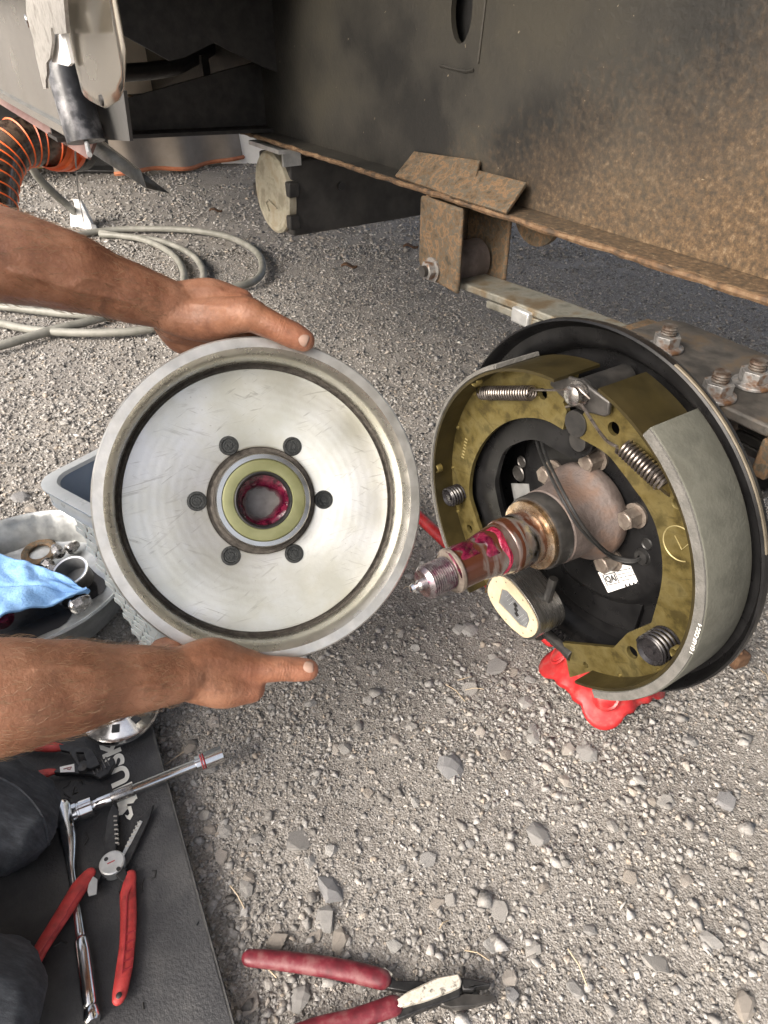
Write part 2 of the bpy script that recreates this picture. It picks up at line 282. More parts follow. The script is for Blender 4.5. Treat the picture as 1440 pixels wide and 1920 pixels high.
# ------------------------------------------------------------------ mesh helpers
class MB:
    def __init__(s): s.v = []; s.f = []
    def add(s, vs, fs):
        o = len(s.v); s.v += [tuple(x) for x in vs]; s.f += [tuple(i + o for i in f) for f in fs]; return s
    def box(s, c, d, mx=None):
        c = Vector(c); x, y, z = d[0] / 2, d[1] / 2, d[2] / 2
        vs = [Vector((i * x, j * y, k * z)) for k in (-1, 1) for j in (-1, 1) for i in (-1, 1)]
        if mx is not None: vs = [mx @ v for v in vs]
        return s.add([c + v for v in vs], [(0, 2, 3, 1), (4, 5, 7, 6), (0, 1, 5, 4), (2, 6, 7, 3), (0, 4, 6, 2), (1, 3, 7, 5)])
    def prism(s, loops, z0, z1, mx=None):
        if not isinstance(loops[0][0], (list, tuple, Vector)): loops = [loops]
        loops = [[Vector((p[0], p[1], 0)) for p in l] for l in loops]
        def area(l): return sum(l[i - 1].x * l[i].y - l[i].x * l[i - 1].y for i in range(len(l)))
        for i, l in enumerate(loops):
            if (area(l) < 0) == (i == 0): l.reverse()
        tri = tessellate_polygon(loops); flat = [p for l in loops for p in l]; n = len(flat)
        vs = [Vector((p.x, p.y, z0)) for p in flat] + [Vector((p.x, p.y, z1)) for p in flat]
        fs = []
        for t in tri:
            a, b_, c = (flat[i] for i in t)
            t = tuple(t) if (b_ - a).cross(c - a).z > 0 else tuple(reversed(t))
            fs.append(tuple(i + n for i in t)); fs.append(tuple(reversed(t)))
        o = 0
        for l in loops:
            k = len(l)
            for i in range(k):
                j = (i + 1) % k; fs.append((o + i, o + j, o + j + n, o + i + n))
            o += k
        if mx is not None: vs = [mx @ v for v in vs]
        return s.add(vs, fs)
    def lathe(s, prof, seg=64, mx=None, a0=0, a1=2 * math.pi, closed=False, wob=None):
        full = abs(a1 - a0 - 2 * math.pi) < 1e-6; na = seg if full else seg + 1; k = len(prof); vs = []
        for i in range(na):
            a = a0 + (a1 - a0) * i / seg; c, q = math.cos(a), math.sin(a)
            for j, (r, z) in enumerate(prof):
                rr, z2 = (r, z) if wob is None else wob(j, a, r, z)
                vs.append(Vector((rr * c, rr * q, z2)))
        fs = []
        for i in range(seg):
            i2 = (i + 1) % na
            for j in range(k if closed else k - 1):
                j2 = (j + 1) % k; fs.append((i * k + j, i2 * k + j, i2 * k + j2, i * k + j2))
        if not full and closed:
            fs.append(tuple(range(k))); fs.append(tuple(reversed(range((na - 1) * k, na * k))))
        if mx is not None: vs = [mx @ v for v in vs]
        return s.add(vs, fs)
    def tube(s, pts, r, seg=12, caps=True, flat=None, flatdir=None, closed=False, round_ends=False):
        pts = [Vector(p) for p in pts]; n = len(pts); rs = [r] * n if isinstance(r, (int, float)) else list(r)
        if round_ends:
            d0 = (pts[0] - pts[1]).normalized(); d1 = (pts[-1] - pts[-2]).normalized()
            a = [(.5, .87), (.86, .5), (.98, .2)]
            pts = [pts[0] + d0 * rs[0] * x for x, y in reversed(a)] + pts + [pts[-1] + d1 * rs[-1] * x for x, y in a]
            rs = [rs[0] * y for x, y in reversed(a)] + rs + [rs[-1] * y for x, y in a]; n = len(pts)
        vs = []; up = None
        for i in range(n):
            if closed: t = pts[(i + 1) % n] - pts[i - 1]
            else: t = pts[min(i + 1, n - 1)] - pts[max(i - 1, 0)]
            t.normalize()
            if flatdir is not None: up_ = Vector(flatdir); up = (up_ - t * up_.dot(t)).normalized()
            elif up is None: up = (Vector((0, 0, 1)) if abs(t.z) < .9 else Vector((1, 0, 0))); up = (up - t * up.dot(t)).normalized()
            else: up = (up - t * up.dot(t)).normalized()
            sd = t.cross(up); fl = flat if flat else 1.0
            for j in range(seg):
                a = 2 * math.pi * j / seg; vs.append(pts[i] + sd * math.cos(a) * rs[i] + up * math.sin(a) * rs[i] * fl)
        fs = []
        for i in range(n if closed else n - 1):
            i2 = (i + 1) % n
            for j in range(seg):
                j2 = (j + 1) % seg; fs.append((i * seg + j, i * seg + j2, i2 * seg + j2, i2 * seg + j))
        if caps and not closed:
            fs.append(tuple(reversed(range(seg)))); fs.append(tuple(range((n - 1) * seg, n * seg)))
        return s.add(vs, fs)
    def mesh(s, name, smooth=35):
        me = bpy.data.meshes.new(name); me.from_pydata(s.v, [], s.f); me.validate(); me.update()
        if smooth:
            bm = bmesh.new(); bm.from_mesh(me); bmesh.ops.recalc_face_normals(bm, faces=bm.faces); bm.to_mesh(me); bm.free()
            me.shade_smooth(); me.set_sharp_from_angle(angle=R(smooth))
        return me
    def build(s, name, m, parent=None, smooth=35, bevel=0, seg=2):
        me = s.mesh(name, smooth)
        o = bpy.data.objects.new(name, me); COL.objects.link(o); me.materials.append(m if not isinstance(m, str) else M[m])
        if parent is not None: o.parent = parent
        if bevel:
            b = o.modifiers.new('bevel', 'BEVEL'); b.width = bevel; b.segments = seg; b.limit_method = 'ANGLE'; b.angle_limit = R(40)
        return o
def tag(o, label=None, cat=None, group=None, kind=None):
    if label: o['label'] = label
    if cat: o['category'] = cat
    if group: o['group'] = group
    if kind: o['kind'] = kind
    return o
def empty(name, label, cat, mx=None, group=None):
    o = bpy.data.objects.new(name, None); COL.objects.link(o); o.empty_display_size = .02
    if mx is not None: o.matrix_world = mx
    return tag(o, label, cat, group)
def frame(o, x, z):                                    # matrix: origin, x axis, z axis
    x = Vector(x).normalized(); z = Vector(z); z = (z - x * z.dot(x)).normalized(); y = z.cross(x)
    return Matrix(((x.x, y.x, z.x, o[0]), (x.y, y.y, z.y, o[1]), (x.z, y.z, z.z, o[2]), (0, 0, 0, 1)))
def zframe(o, z, x=(1, 0, .01)):
    z = Vector(z).normalized(); x = Vector(x); x = (x - z * x.dot(z)).normalized(); y = z.cross(x)
    return Matrix(((x.x, y.x, z.x, o[0]), (x.y, y.y, z.y, o[1]), (x.z, y.z, z.z, o[2]), (0, 0, 0, 1)))
def T(v): return Matrix.Translation(Vector(v))
def circ(cx, cy, r, n=20, a0=0): return [(cx + r * math.cos(a0 + 2 * math.pi * i / n), cy + r * math.sin(a0 + 2 * math.pi * i / n)) for i in range(n)]
def coil(r, length, turns, n=18):
    return [Vector((r * math.cos(2 * math.pi * turns * i / (turns * n)), r * math.sin(2 * math.pi * turns * i / (turns * n)), length * i / (turns * n))) for i in range(int(turns * n) + 1)]
def spline(pts, n=8):
    pts = [Vector(p) for p in pts]; out = []
    for i in range(len(pts) - 1):
        p0, p1, p2, p3 = pts[max(i - 1, 0)], pts[i], pts[i + 1], pts[min(i + 2, len(pts) - 1)]
        for k in range(n):
            t = k / n; out.append(.5 * ((2 * p1) + (p2 - p0) * t + (2 * p0 - 5 * p1 + 4 * p2 - p3) * t * t + (3 * p1 - p0 - 3 * p2 + p3) * t ** 3))
    return out + [pts[-1]]
def text_mesh(body, size, ext=.0002, bold=0.0):
    c = bpy.data.curves.new('lettering', 'FONT'); c.body = body; c.size = size; c.extrude = ext; c.offset = bold; c.align_x = 'CENTER'; c.align_y = 'CENTER'
    o = bpy.data.objects.new('lettering', c); COL.objects.link(o)
    me = bpy.data.meshes.new_from_object(o.evaluated_get(bpy.context.evaluated_depsgraph_get()))
    bpy.data.objects.remove(o); return me
def text(name, body, size, mx, m, parent, ext=.0002, bold=0.0):
    me = text_mesh(body, size, ext, bold); me.transform(mx); me.materials.clear(); me.materials.append(M[m])
    o = bpy.data.objects.new(name, me); COL.objects.link(o); o.parent = parent; return o
def bolt_hex(r, h, washer=True):
    mb = MB(); mb.prism(circ(0, 0, r, 6), 0, h)
    if washer: mb.lathe([(0, -.0025), (r * 1.25, -.0025), (r * 1.3, 0), (0, 0.0005)], 24)
    mb.lathe([(0, h + .0006), (r * .72, h + .0006), (r * .8, h), (r*.8,h-.001)], 20)
    return mb


# ================================================================== GROUND
_g = {}
def vnoise(x, y, sc, seed):
    if seed not in _g: _g[seed] = np.random.default_rng(seed).random((256, 256))
    g = _g[seed]; x = x * sc + 1000; y = y * sc + 1000; xi = np.floor(x).astype(int); yi = np.floor(y).astype(int)
    fx, fy = x - xi, y - yi; fx = fx * fx * (3 - 2 * fx); fy = fy * fy * (3 - 2 * fy)
    a = g[xi % 256, yi % 256]; b_ = g[(xi + 1) % 256, yi % 256]; c = g[xi % 256, (yi + 1) % 256]; d = g[(xi + 1) % 256, (yi + 1) % 256]
    return (a * (1 - fx) + b_ * fx) * (1 - fy) + (c * (1 - fx) + d * fx) * fy - .5
def gh(x, y):
    x = np.asarray(x, float); y = np.asarray(y, float)
    near = np.exp(-np.maximum(0, np.hypot(x, y) - 4) ** 2 / 40)
    return near * (.010 * vnoise(x, y, 3.1, 1) + .006 * vnoise(x, y, 9, 2) + .003 * vnoise(x, y, 28, 3) + .0015 * vnoise(x, y, 70, 4)) - .004
def ground():
    def axis(lo, hi, step):
        c = list(np.arange(lo, hi, step)); k = step; v = lo; out = []
        while v > -400: k *= 1.35; v -= k; out.append(v)
        k = step; v = c[-1]; o2 = []
        while v < 400: k *= 1.35; v += k; o2.append(v)
        return np.array(out[::-1] + c + o2)
    xs, ys = axis(-1.3, 1.3, .011), axis(.1, 2.4, .011)
    X, Y = np.meshgrid(xs, ys); Z = gh(X, Y); nx, ny = len(xs), len(ys)
    V = np.stack([X, Y, Z], -1).reshape(-1, 3)
    i = (np.arange(ny - 1)[:, None] * nx + np.arange(nx - 1)[None]).ravel()
    Fq = np.stack([i, i + 1, i + nx + 1, i + nx], 1)
    me = bpy.data.meshes.new('ground'); me.vertices.add(len(V)); me.vertices.foreach_set('co', V.ravel())
    me.loops.add(Fq.size); me.loops.foreach_set('vertex_index', Fq.ravel()); me.polygons.add(len(Fq))
    me.polygons.foreach_set('loop_start', np.arange(0, Fq.size, 4)); me.update(); me.validate(); me.shade_smooth()
    o = bpy.data.objects.new('ground', me); COL.objects.link(o); me.materials.append(M['dirt']); tag(o, kind='structure')
    return o
GROUND = ground()

def rock(seed, pts=13, flat=.7):
    r = np.random.default_rng(seed); bm = bmesh.new()
    for _ in range(pts):
        d = r.normal(size=3); d /= np.linalg.norm(d); d *= .82 + .36 * r.random(); d[2] *= flat; bm.verts.new(d)
    h = bmesh.ops.convex_hull(bm, input=bm.verts); bmesh.ops.delete(bm, geom=[v for v in bm.verts if not v.link_faces], context='VERTS')
    bmesh.ops.recalc_face_normals(bm, faces=bm.faces); bmesh.ops.triangulate(bm, faces=bm.faces)
    bm.verts.ensure_lookup_table(); V = np.array([v.co[:] for v in bm.verts]); Fc = np.array([[v.index for v in f.verts] for f in bm.faces]); bm.free()
    return V, Fc

def scatter(name, xy, rad, variants, seed, tones, label, smooth=False):
    r = np.random.default_rng(seed); Vs, Fs, Ts = [], [], []; off = 0
    var = r.integers(0, len(variants), len(xy)); z = gh(xy[:, 0], xy[:, 1])
    for k, (V, Fc) in enumerate(variants):
        ix = np.where(var == k)[0]; n = len(ix)
        if not n: continue
        a = r.random(n) * 6.283; ca, sa = np.cos(a), np.sin(a)
        sc = rad[ix, None] * (0.7 + .6 * r.random((n, 3))); P = V[None] * sc[:, None, :]
        tx = r.normal(0, .35, n); P2 = P.copy(); P2[..., 1] = P[..., 1] * np.cos(tx)[:, None] - P[..., 2] * np.sin(tx)[:, None]; P2[..., 2] = P[..., 1] * np.sin(tx)[:, None] + P[..., 2] * np.cos(tx)[:, None]
        Q = P2.copy(); Q[..., 0] = P2[..., 0] * ca[:, None] - P2[..., 1] * sa[:, None]; Q[..., 1] = P2[..., 0] * sa[:, None] + P2[..., 1] * ca[:, None]
        Q[..., 0] += xy[ix, 0, None]; Q[..., 1] += xy[ix, 1, None]; Q[..., 2] += (z[ix] + rad[ix] * (-.15 + .4 * r.random(n)))[:, None]
        Vs.append(Q.reshape(-1, 3)); Fs.append((Fc[None] + (np.arange(n) * len(V))[:, None, None] + off).reshape(-1, 3)); off += n * len(V)
        Ts.append(np.repeat(tones[ix], len(V)))
    V = np.concatenate(Vs); Fc = np.concatenate(Fs); Tn = np.concatenate(Ts)
    me = bpy.data.meshes.new(name); me.vertices.add(len(V)); me.vertices.foreach_set('co', V.ravel())
    me.loops.add(Fc.size); me.loops.foreach_set('vertex_index', Fc.ravel().astype(np.int32)); me.polygons.add(len(Fc)); me.polygons.foreach_set('loop_start', np.arange(0, Fc.size, 3)); me.update()
    at_ = me.attributes.new('tone', 'FLOAT', 'POINT'); at_.data.foreach_set('value', Tn)
    o = bpy.data.objects.new(name, me); COL.objects.link(o); me.materials.append(M['gravel'])
    return tag(o, label, 'gravel', kind='stuff')
def region(n, y0, y1, power=1.0, margin=1.15):
    y = y0 + (y1 - y0) * RNG.random(n) ** power; hw = .36 + .53 * y
    x = (RNG.random(n) * 2 - 1) * hw; return np.stack([x, y], 1)
def keep_dense(xy, sc, seed, lo):                        # patchy: bare packed dirt between loose gravel
    p = np.clip(.5 + 2.2 * vnoise(xy[:, 0], xy[:, 1], sc, seed) + .9 * vnoise(xy[:, 0], xy[:, 1], sc * 3, seed + 50), lo, 1)
    return RNG.random(len(xy)) < p
SMALL = [rock(s, 7, .75) for s in range(14)]
TINY = [rock(40 + s, 6, .8) for s in range(10)]
def tone(n, seed): return np.clip(np.random.default_rng(seed).beta(2.0, 2.2, n) * 1.05, 0, 1)
xy = region(135000, .12, 1.15, .85); xy = xy[keep_dense(xy, 5, 21, .33)]
rad = np.clip(np.exp(RNG.normal(math.log(.0021), .45, len(xy))), .001, .0065); rad *= 1 + .25 * (xy[:, 1] > .9)
scatter('gravel', xy, rad, SMALL, 5, tone(len(xy), 1), 'loose grey gravel covering the yard in front of the camera')
xy = region(23000, .15, 1.6, .85); xy = xy[keep_dense(xy, 4, 33, .25)]
rad = np.clip(np.exp(RNG.normal(math.log(.0039), .38, len(xy))), .0028, .0098)
scatter('gravel', xy, rad, [rock(80 + s, 10, .7) for s in range(12)], 6, tone(len(xy), 2), 'coarser pebbles strewn over the loose gravel near the tools')
xy = region(85000, 1.1, 2.9, .9); rad = np.clip(np.exp(RNG.normal(math.log(.0042), .35, len(xy))), .002, .011)
scatter('gravel', xy, rad, TINY, 7, tone(len(xy), 3), 'even grey gravel stretching under the trailer')
xy = region(55000, 2.7, 6.4, .9); rad = np.clip(np.exp(RNG.normal(math.log(.0082), .3, len(xy))), .004, .018)
scatter('gravel', xy, rad, TINY, 8, tone(len(xy), 4), 'pale gravel in the open yard beyond the trailer')

# the stones that can be picked out one by one
STONE_ME = []
for k in range(14):
    V, Fc = rock(200 + k, 22, .62); me = bpy.data.meshes.new('stone'); me.from_pydata(V.tolist(), [], Fc.tolist()); me.update(); STONE_ME.append(me)
def stone(x, y, r, k, m, rz, sq=(1, 1, 1), sink=.25):
    base = STONE_ME[k]; key = 'stone_%d_%d' % (k, m)
    me = bpy.data.meshes.get(key)
    if me is None: me = base.copy(); me.name = key; me.materials.append(STONES[m])
    o = bpy.data.objects.new('stone', me); COL.objects.link(o)
    o.location = (x, y, float(gh(x, y)) + r * .10); o.rotation_euler = (random.uniform(-.35, .35), random.uniform(-.35, .35), rz)
    o.scale = (r * sq[0], r * sq[1], r * sq[2]); o.parent = GROUND
BIG = [(620, 1665, 27, 4), (850, 1440, 28, 4), (1010, 1560, 26, 1), (562, 1572, 24, 0), (800, 1610, 16, 1), (612, 1720, 22, 1), (985, 1310, 15, 2), (885, 1175, 18, 2),
       (858, 1175, 12, 2), (640, 1760, 20, 3), (935, 1700, 20, 0), (925, 1770, 15, 2), (1100, 1410, 20, 1), (1065, 1400, 15, 5), (1250, 1500, 16, 0), (1340, 1760, 20, 1),
       (1360, 1500, 20, 4), (1180, 1640, 15, 3), (1000, 1775, 16, 0), (740, 1770, 15, 2), (455, 1660, 17, 0), (520, 1760, 20, 3), (560, 1870, 22, 1), (470, 1880, 18, 5),
       (930, 1245, 20, 1), (880, 1290, 16, 0), (1000, 1380, 14, 2), (950, 1410, 13, 3), (1290, 1650, 14, 5), (1110, 1740, 14, 1), (1230, 1800, 22, 0), (1400, 1880, 24, 3),
       (1080, 1850, 18, 1), (780, 1500, 10, 2), (690, 1480, 12, 3), (640, 1400, 14, 0), (740, 1380, 12, 5), (960, 1860, 16, 4), (1020, 1660, 13, 3), (40, 930, 16, 4), (60, 950, 12, 3), (120, 790, 10, 0),
       (350, 1400, 14, 3), (400, 1350, 12, 5), (420, 1550, 15, 0), (1300, 1380, 14, 1), (1200, 1460, 13, 2), (1150, 1540, 15, 0), (1380, 1600, 12, 2)]
for (u, v, px, m) in BIG:
    p = onz(u, v, 0.004); d = (p - CAMP).dot(CF)
    stone(p.x, p.y, px * d / FPX * 1.12, random.randrange(14), m, random.uniform(0, 6.28), (1.1, .8, random.uniform(.55, .9)))
xy = region(900, .17, 1.5, .85)
xy = xy[keep_dense(xy, 3.3, 61, .2)][:235]
for (x, y) in xy:
    stone(float(x), float(y), random.uniform(.0058, .0115) * (1 + .25 * (y > .8)), random.randrange(14), random.choice([0, 0, 1, 2, 2, 3, 5]), random.uniform(0, 6.28), (1, random.uniform(.6, .95), random.uniform(.55, .9)))
# dry needles and grass bits
mb = MB()
for _ in range(50):
    y = .18 + 1.5 * random.random() ** 1.2; x = random.uniform(-1, 1) * (.3 + .5 * y); a = random.uniform(0, 6.28); l = random.uniform(.012, .04); k = random.uniform(-.25, .25)
    z0 = float(gh(x, y)) + .005
    mb.tube([(x, y, z0), (x + l * .5 * math.cos(a), y + l * .5 * math.sin(a), z0 + .004), (x + l * math.cos(a + k), y + l * math.sin(a + k), z0 + .002)], .0006 * (1 + .6 * random.random()), 4)
tag(mb.build('dry_needles', 'needle', smooth=0), 'straw coloured dry pine needles scattered over the gravel', 'needles', kind='stuff')
# brown dead leaves on the far gravel
for (u, v, lab) in [(405, 398, 'curled brown dead leaf lying by the capped tube'), (655, 503, 'flat brown dead leaf on gravel left of the hanger'), (770, 466, 'brown dead leaf on gravel just beside the hanger'), (340, 318, 'brown dead leaf below the tan tarp hem')]:
    p = onz(u, v, .01); q = MB()
    vs = []; n = 7
    for i in range(n):
        t = i / (n - 1); w = .016 * math.sin(math.pi * min(.96, t + .04)) ** .7
        for s_ in (-1, 0, 1): vs.append((p.x + (t - .5) * .06, p.y + s_ * w, p.z + .008 * s_ * s_ + .006 * math.sin(6 * t) + .004))
    fs = [(i * 3 + j, i * 3 + j + 1, i * 3 + j + 4, i * 3 + j + 3) for i in range(n - 1) for j in (0, 1)]
    o = q.add(vs, fs).build('dead_leaf', 'leaf_brown'); tag(o, lab, 'leaf', 'dead leaves on the gravel'); sm = o.modifiers.new('s', 'SOLIDIFY'); sm.thickness = .001

# ================================================================== TRAILER
ZB = .627                                               # underside of the rail
XR = lambda u, v, s=.49: onS(u, v, s)
# --- frame rail
rail = empty('frame_rail', 'rusty dark steel frame rail of the trailer above the brake', 'frame', TRAILER)
mb = MB(); x0, x1 = -2.6, .75
hole = [(p[0], p[1]) for p in [(onS(865, 25, .52).x + .017 * math.cos(a), onS(865, 25, .52).z + .003 + .028 * math.sin(a)) for a in np.linspace(0, 2 * math.pi, 25)[:-1]]]
XZ = Matrix(((1, 0, 0, 0), (0, 0, -1, 0), (0, 1, 0, 0), (0, 0, 0, 1)))   # polygon (x,z) extruded along -y
mb.prism([[(x0, ZB + .006), (x1, ZB + .006), (x1, ZB + .256), (x0, ZB + .256)], hole], -.526, -.520, XZ)
web = mb.build('web', 'frame', rail)
mb = MB(); n = 130; vs = []
for i in range(n + 1):                                  # lower flange with a ragged rusty lip
    x = x0 + (x1 - x0) * i / n; w = random.uniform(-.0012, .0012)
    vs += [(x, .488 + w, ZB + random.uniform(-.0006, .0006)), (x, .558, ZB), (x, .558, ZB + .0058), (x, .4885 + w, ZB + .0058 + random.uniform(-.0005, .0005))]
fs = [(i * 4 + j, i * 4 + (j + 1) % 4, i * 4 + 4 + (j + 1) % 4, i * 4 + 4 + j) for i in range(n) for j in range(4)]
mb.add(vs, fs).build('lower_flange', 'frame', rail, smooth=0)
mb = MB(); mb.tube([(x0 + (x1 - x0) * i / 260, .4868 + random.uniform(-.0008, .0008), ZB + .0028 + random.uniform(-.0006, .0006)) for i in range(261)], [.0029 + random.uniform(-.0005, .0006) for i in range(261)], 7); mb.build('flange_lip', mat('lip_rust', [(.05, .032, .018), (.11, .062, .030), (.16, .105, .058)], (.7, .9), 0, 90, bump=.5, bscale=300), rail)
MB().box(((x0 + x1) / 2, .523, ZB + .259), (x1 - x0, .07, .006)).build('upper_flange', 'frame', rail)
MB().box((onS(865, 25, .52).x, .545, onS(865, 25, .52).z), (.09, .012, .12)).build('hole_shade_plate', 'rubber', rail)  # added dark plate, stands in for the shade inside the hole
h0 = onS(865, 25, .52)
mb = MB(); mb.tube([(h0.x - .03, .5195, h0.z - .045), (h0.x + .012, .5195, h0.z - .048), (h0.x + .026, .5195, h0.z - .046)], .0016, 6); mb.tube([(h0.x + .032, .5195, h0.z - .04), (h0.x + .036, .5195, h0.z + .0), (h0.x + .04, .5195, h0.z + .06)], .0014, 6)
mb.build('weld_seam', 'frame', rail)
# gusset plates lying in the corner between flange and web
def slab(px, s0, s1, th, name, m, parent):              # px: quad lower-left, lower-right, upper-right, upper-left; lower edge at s0, upper at s1
    P = [onS(*px[0], s0), onS(*px[1], s0), onS(*px[2], s1), onS(*px[3], s1)]
    nr = (P[1] - P[0]).cross(P[3] - P[0]).normalized() * th
    return MB().add(P + [p + nr for p in P], [(0, 1, 2, 3), (4, 5, 6, 7), (0, 1, 5, 4), (1, 2, 6, 5), (2, 3, 7, 6), (3, 0, 4, 7)]).build(name, m, parent, bevel=.001)
slab([(740, 329), (880, 378), (900, 300), (776, 283)], .4868, .517, -.004, 'gusset_plate', 'rust', rail)
slab([(842, 366), (948, 398), (987, 341), (872, 312)], .4820, .5125, -.004, 'gusset_plate', 'rust', rail)
# spring hanger (a bent channel)
hg = empty('hanger_origin', None, None)
bpy.data.objects.remove(hg)
a, bq, c, d = onS(787, 363, .478), onS(868, 392, .478), onS(860, 548, .478), onS(785, 511, .478)
xl, xr, zt, zb = -.668, -.592, ZB, .541
mb = MB()
mb.prism([[(xl, zt), (xl, .556), (xl + .012, zb), (xr, zb - .004), (xr, zt)]], -.484, -.478, XZ)            # outer cheek
mb.prism([[(xl, zt), (xl, .556), (xl + .012, zb), (xr, zb - .004), (xr, zt)]], -.552, -.546, XZ)            # inner cheek
mb.box((xl + .003, .515, .592), (.006, .062, .07))                                                        # back of the channel
hang = mb.build('spring_hanger', 'rust', rail, bevel=.003, seg=3); hang['label'] = 'rusty spring hanger bracket welded under the rail'
bp_ = onS(812, 505, .478)
q = bolt_hex(.0105, .008); o = q.build('bolt_head', 'rusty_nut', hang); o.matrix_local = Matrix(((1, 0, 0, bp_.x), (0, 0, -1, .4755), (0, 1, 0, bp_.z), (0, 0, 0, 1))) 
mb = MB(); mb.tube([(bp_.x, .462, bp_.z), (bp_.x, .56, bp_.z)], .0062, 16); mb.build('bolt_shank', 'dark_steel', hang)
mb = MB(); mb.tube([(bp_.x + .004, .490, bp_.z + .004), (bp_.x + .004, .540, bp_.z + .004)], .0225, 28); mb.build('bushing', 'cast_brown', hang)
mb = MB(); mb.lathe([(0, 0), (.034, 0), (.034, .006), (0, .006)], 32, T((-.545, .545, .626)) @ Matrix.Rotation(R(90), 4, 'X')); mb.build('tab', 'rust', hang)

# --- leaf spring with clamp plate
ls = empty('leaf_spring', 'grey brown leaf spring running from the hanger to behind the brake', 'spring', TRAILER)
def leaf(x0, x1, z0, sag, th=.008, w=.045, yc=.517):
    n = 24; vs = []
    for i in range(n + 1):
        t = i / n; x = x0 + (x1 - x0) * t; xm = (x - (-.3)) / .36; z = z0 - sag * (xm * xm)
        vs += [(x, yc - w / 2, z), (x, yc + w / 2, z), (x, yc + w / 2, z + th), (x, yc - w / 2, z + th)]
    fs = [(i * 4 + j, i * 4 + (j + 1) % 4, i * 4 + 4 + (j + 1) % 4, i * 4 + 4 + j) for i in range(n) for j in range(4)] + [(3, 2, 1, 0), (n * 4, n * 4 + 1, n * 4 + 2, n * 4 + 3)]
    return MB().add(vs, fs)
leaf(-.64, .2, .545, .012).build('leaf', 'spring_leaf', ls, bevel=.0015)
for k, (a0, a1) in enumerate([(-.56, .02), (-.50, -.06), (-.45, -.10), (-.42, -.14)]): leaf(a0, a1, .5365 - .0088 * k, .014).build('leaf', 'spring_leaf' if k < 1 else 'black_worn', ls, bevel=.0012)
sp = onS(1000, 598, .515)
mb = MB(); mb.box((sp.x + .005, .517, .538), (.026, .056, .016)); mb.build('rebound_clip', 'galv', ls, bevel=.002)
plate_z = .5535
P = [(-.365, .452), (-.205, .452), (-.190, .465), (-.190, .548), (-.205, .560), (-.365, .566), (-.378, .555), (-.378, .465)]
mb = MB(); mb.prism([[(x, -y) for x, y in P]], 0, .009, Matrix(((1, 0, 0, 0), (0, -1, 0, 0), (0, 0, 1, plate_z), (0, 0, 0, 1))))
mb.build('clamp_plate', mat('plate_grey', [(.04, .037, .033), (.075, .068, .06), (.10, .075, .05)], (.55, .75), .2, 40, bump=.3), ls, bevel=.002)
MB().box((-.20, .50, .538), (.012, .10, .03)).build('plate_lip', 'rust', ls, bevel=.002)
MB().box((-.388, .535, .548), (.022, .05, .016)).build('plate_lip', 'rust', ls, bevel=.002)
for (u, v, s) in [(1246, 655, .545), (1340, 745, .475), (1408, 722, .545)]:
    p = onS(u, v, s); p.z = plate_z + .009; r0 = ray(u, v)
    w = CAMP + r0 * ((p.z - CAMH) / r0.z); x, y = w.dot(EX), w.dot(INB)
    q = MB(); q.tube([(x, y, .40), (x, y, p.z + .021)], .0058, 14)
    for k in range(3): q.lathe([(.0058, -.0012), (.0067, 0), (.0058, .0012)], 14, T((x, y, p.z + .0145 + .0021 * k)))
    uo = q.build('u_bolt', mat('rust_thread', [(.05, .028, .017), (.09, .072, .057), (.13, .12, .11)], (.5, .7), .3, 140, bump=.4), ls)
    q = MB(); q.prism(circ(0, 0, .0112, 6, .3), 0, .012); q.lathe([(0, -.0005), (.0150, -.0005), (.0150, .002), (.0105, .0035), (.0105, .003)], 24)
    o = q.build('nut', 'rusty_nut', uo, bevel=.0012); o.location = (x, y, p.z + .001)
# --- axle, spindle
ax = empty('axle', 'brown axle spindle smeared with red grease, pointing out of the brake', 'axle', BRAKE)
mb = MB(); mb.lathe([(0, -.03), (.038, -.03), (.038, -1.6), (0, -1.6)], 40); mb.build('axle_tube', 'black_worn', ax)
mb = MB(); mb.lathe([(0, -.012), (.041, -.012), (.0425, -.008), (.0425, -.002), (.0415, .001), (.036, .006), (.0335, .016), (.0325, .030), (.0322, .036), (.031, .0375), (.028, .0375)], 64)
fl = mb.build('flange', 'cast_brown', ax)
mb = MB(); mb.lathe([(.028, .0372), (.0312, .0372), (.0315, .0385), (.0315, .050), (.0308, .0515), (.026, .0515)], 64); mb.build('seal_collar', 'dark_steel', ax)
mb = MB(); mb.lathe([(.026, .0513), (.0290, .0513), (.0296, .0530), (.0290, .0560), (.0262, .0572), (.022, .0572)], 64); mb.build('wear_ring', mat('ring_copper', [(.28, .17, .09), (.45, .33, .22), (.55, .45, .36)], (.15, .3), .9, 90, bump=.2), ax)
